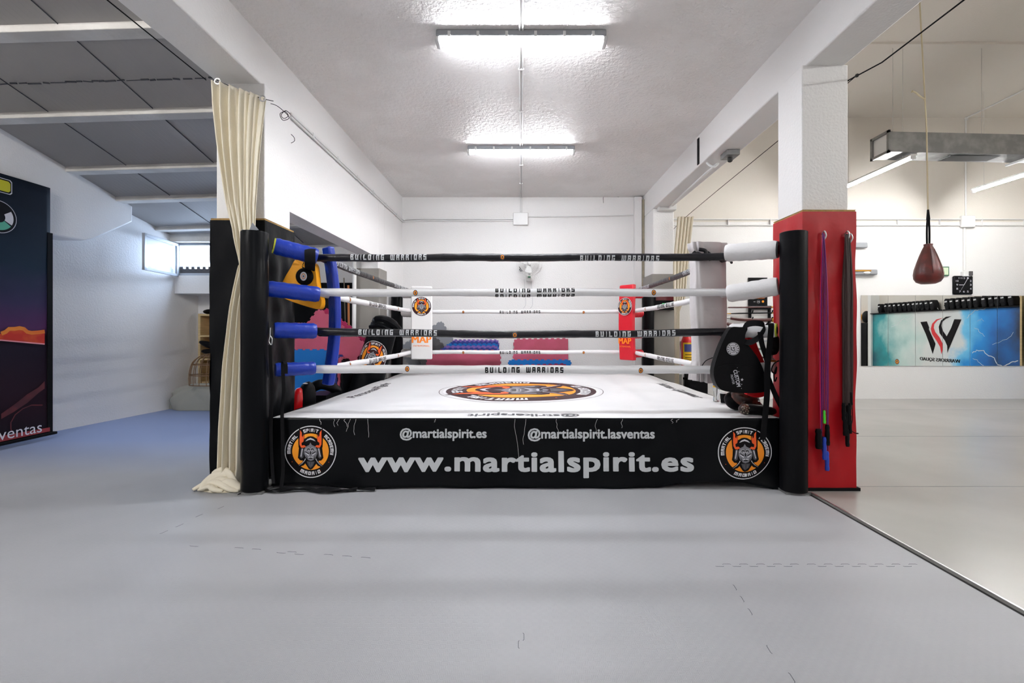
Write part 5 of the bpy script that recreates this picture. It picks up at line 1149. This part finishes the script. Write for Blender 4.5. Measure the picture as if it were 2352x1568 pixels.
# mirror panels
mw = .5487
for i in range(7):
    x0_ = 6.83+i*mw; x1_ = min(x0_+mw-.006, 10.46); R = Rz(math.radians((0,.25,-.2,.15,-.25,.2,-.1)[i]))
    o_ = MB().box((x0_,YB-.012,.668), (x1_,YB-.004,2.086+(-.01 if i > 3 else 0)), 'mirror').build('mirror_panel')
    tag(o_, ('mirror panel on the hall wall nearest the red padding','second mirror panel from the left, showing the end of the mural','mirror panel left of the black and red letters','mirror panel showing the left half of the large letter','mirror panel showing the right half of the large letter','mirror panel showing blue clouds and lightning','rightmost mirror panel on the hall wall')[i], 'mirror', 'row of mirror panels')
# mural partition on the side wall (seen in the mirror)
XM = 10.30
def mur(zx, zy):
    px = 1940+zx/4.126; py = 520+zy/4.126; u = (px-CX)/FPX; L = XM/u; return (2*9.188-L, EYE+(CY-py)*L/FPX)
def mural_mat():
    m = bpy.data.materials.new('mural_print'); m.use_nodes = True; nt = m.node_tree; b = nt.nodes['Principled BSDF']; b.inputs['Roughness'].default_value = .6
    tc = nt.nodes.new('ShaderNodeTexCoord'); sp = nt.nodes.new('ShaderNodeSeparateXYZ'); n = nt.nodes.new('ShaderNodeTexNoise'); n.inputs['Scale'].default_value = 1.1; n.inputs['Detail'].default_value = 6
    mr = nt.nodes.new('ShaderNodeMapRange'); mr.inputs[1].default_value = -2.2; mr.inputs[2].default_value = 2.15
    ad = nt.nodes.new('ShaderNodeMath'); ad.operation = 'MULTIPLY_ADD'; ad.inputs[1].default_value = .55
    sb = nt.nodes.new('ShaderNodeMath'); sb.operation = 'SUBTRACT'; sb.inputs[1].default_value = .275
    r = nt.nodes.new('ShaderNodeValToRGB')
    nt.links.new(tc.outputs['Object'], sp.inputs[0]); nt.links.new(sp.outputs['Y'], mr.inputs[0]); nt.links.new(tc.outputs['Object'], n.inputs['Vector'])
    nt.links.new(n.outputs['Fac'], ad.inputs[0]); nt.links.new(mr.outputs[0], ad.inputs[2]); nt.links.new(ad.outputs[0], sb.inputs[0]); nt.links.new(sb.outputs[0], r.inputs[0])
    cs = ((0,(8,70,84)),(.14,(30,135,140)),(.28,(190,215,210)),(.40,(226,228,226)),(.60,(224,228,230)),(.66,(110,195,235)),(.76,(10,130,205)),(.88,(5,95,170)),(1,(4,30,62)))
    e = r.color_ramp.elements; e[0].position = 0; e[0].color = (*s2l(*cs[0][1]),1); e[1].position = 1; e[1].color = (*s2l(*cs[-1][1]),1)
    for p_, c_ in cs[1:-1]: q_ = e.new(p_); q_.color = (*s2l(*c_),1)
    nt.links.new(r.outputs[0], b.inputs['Base Color']); return m
M['mural'] = mural_mat()
t = thing('mural_partition', (10.36,7.0,0), 'low partition with a blue cloud and lightning mural, seen in the mirrors', 'mural')
MB().box((XM+.001,4.98,0), (10.46,8.95,1.87), 'mural').build('painted_panel', t); MB().box((XM-.05,4.94,1.87), (10.5,8.98,1.895), 'black_matte').build('top_ledge', t)
MB().box((XM-.05,4.86,0), (10.5,4.98,2.5), 'white_plastic').build('end_post', t); MB().box((XM-.05,8.98,0), (10.5,9.02,2.3), 'wood').build('end_post', t)
a = Art()
for pts, mm in (([(718,905),(780,898),(802,955),(800,975),(862,1110),(858,1130),(835,1210),(800,1100),(770,1020)],'print_black'),
    ([(935,865),(870,880),(830,920),(817,970),(830,1020),(870,1080),(905,1140),(918,1210),(930,1170),(928,1110),(900,1050),(860,1000),(845,960),(850,925),(880,890)],'print_red'),
    ([(1015,850),(960,855),(915,890),(892,950),(900,1010),(950,1080),(972,1130),(975,1200),(985,1170),(1108,880),(1040,878),(1010,960),(968,1040),(930,985),(918,940),(925,905),(960,875)],'print_black')):
    a.poly([mur(*q) for q in pts], mm, 1)
jr = random.Random(5)
def jag(pts):
    out = [pts[0]]
    for p, q in zip(pts, pts[1:]):
        for k in (.33,.66): out.append((p[0]+(q[0]-p[0])*k+jr.uniform(-7,7), p[1]+(q[1]-p[1])*k+jr.uniform(-7,7)))
        out.append(q)
    return out
for pts, w_ in (([(1600,1000),(1560,1050),(1480,1090),(1400,1120)],.008),([(880,770),(900,820),(960,800),(1000,830),(1060,815)],.010),([(1212,1200),(1250,1170),(1320,1175),(1365,1225),(1420,1245),(1445,1300),(1500,1325),(1560,1300),(1600,1280),(1645,1270)],.022),([(1160,870),(1200,830),(1240,790),(1290,785),(1335,780)],.014),([(520,900),(560,870),(610,875),(640,845),(690,850),(720,820),(760,815)],.012),([(1230,960),(1270,975),(1290,1010),(1330,1040)],.010),([(1215,1250),(1260,1265),(1290,1300),(1320,1325)],.014),([(440,950),(500,930),(540,880),(600,890)],.010),([(1260,900),(1300,870),(1320,900)],.008)):
    a.line([mur(*q) for q in jag(pts)], w_*.75, 'print_white', 1)
a0 = mur(1095,1280); a1 = mur(715,1275); wt = (a0[0]-a1[0])
for dy_ in (-.006,0,.006):
    a.font('WARRIORS SQUAD', 0, 0, wt, 'print_black', 1+dy_*30, shear=.15, height=.10); it = a.items[-1]; a.items[-1] = ([(a0[0]-v[0]+dy_, a0[1]-.05+v[1]) for v in it[0]], it[1], it[2], it[3])
e = emblem(False); c_ = mur(498,1280); a.join(e, lambda x, y: (c_[0]-x*.07, c_[1]+y*.075), 1)
mb = MB(); a.to(mb, lambda u, v, h: Vector((XM-h, u, v)), res=.0, lift=.001); mb.build('mural_lettering', t)
# pads standing on the ledge
us = [2022,2037] + [2047,2057,2068,2079,2090,2101,2110,2119,2131,2143] + [2176,2188,2202,2216,2229,2243,2262,2278,2292,2306,2324]
def pad_proto():
    t = thing('thai_pad', (0,0,0), 'x', 'kick pad', 'thai pads on the mural ledge')
    pr = [(-.05,0),(.05,0),(.062,.06),(.058,.16),(.03,.25),(-.02,.27),(-.05,.22),(-.058,.1)]
    MB().prism(pr, (0,0,0), (0,1,0), (0,0,1), (.16,0,0), 'black_leather').build('pad_body', t, bevel=.02, seg=3)
    MB().box((-.084,-.03,.17), (-.080,.03,.20), 'print_white').build('label_patch', t)
    MB().ribbon([(-.083,-.05,.10),(-.088,0,.09),(-.083,.05,.10)], (0,0,.03), 'black_vinyl', .004).build('strap', t)
    return t
proto = pad_proto()
for i, px in enumerate(us):
    if i == 0: o_ = proto; kids = []
    else:
        o_ = proto.copy(); COL.objects.link(o_)
        for c in pch: k_ = c.copy(); COL.objects.link(k_); k_.parent = o_
    if i == 0: pch = list(o_.children)
    L = XM/((px-CX)/FPX); o_.location = (XM+.06, 2*9.188-L, 1.897); o_.rotation_euler = (.18 if i < 12 else .12, 0, 0)
    o_['label'] = 'black curved thai pad standing in the row on the mural ledge, seen in the mirrors'
t = thing('dark_cabinet', (10.4,4.6,0), 'dark cabinet at the far end of the mural, seen in the leftmost mirror panel', 'cabinet')
MB().box((10.22,4.2,0), (10.48,4.85,1.62), 'black_leather').build('cabinet_body', t, bevel=.01); MB().box((10.21,4.5,.1), (10.222,4.52,1.5), 'grey_plastic').build('door_gap', t)
for y, mm, lab in ((4.33,'yellow_pad','yellow pad standing on the dark cabinet, seen in the leftmost mirror panel'),(4.68,'black_leather','large black pad beside the yellow one on the dark cabinet, seen in the mirror')):
    m = MB().ball((10.34,y,1.80), (.08,.15,.18), mm, 18); th1(m, 'kick_pad', lab, 'kick pad')
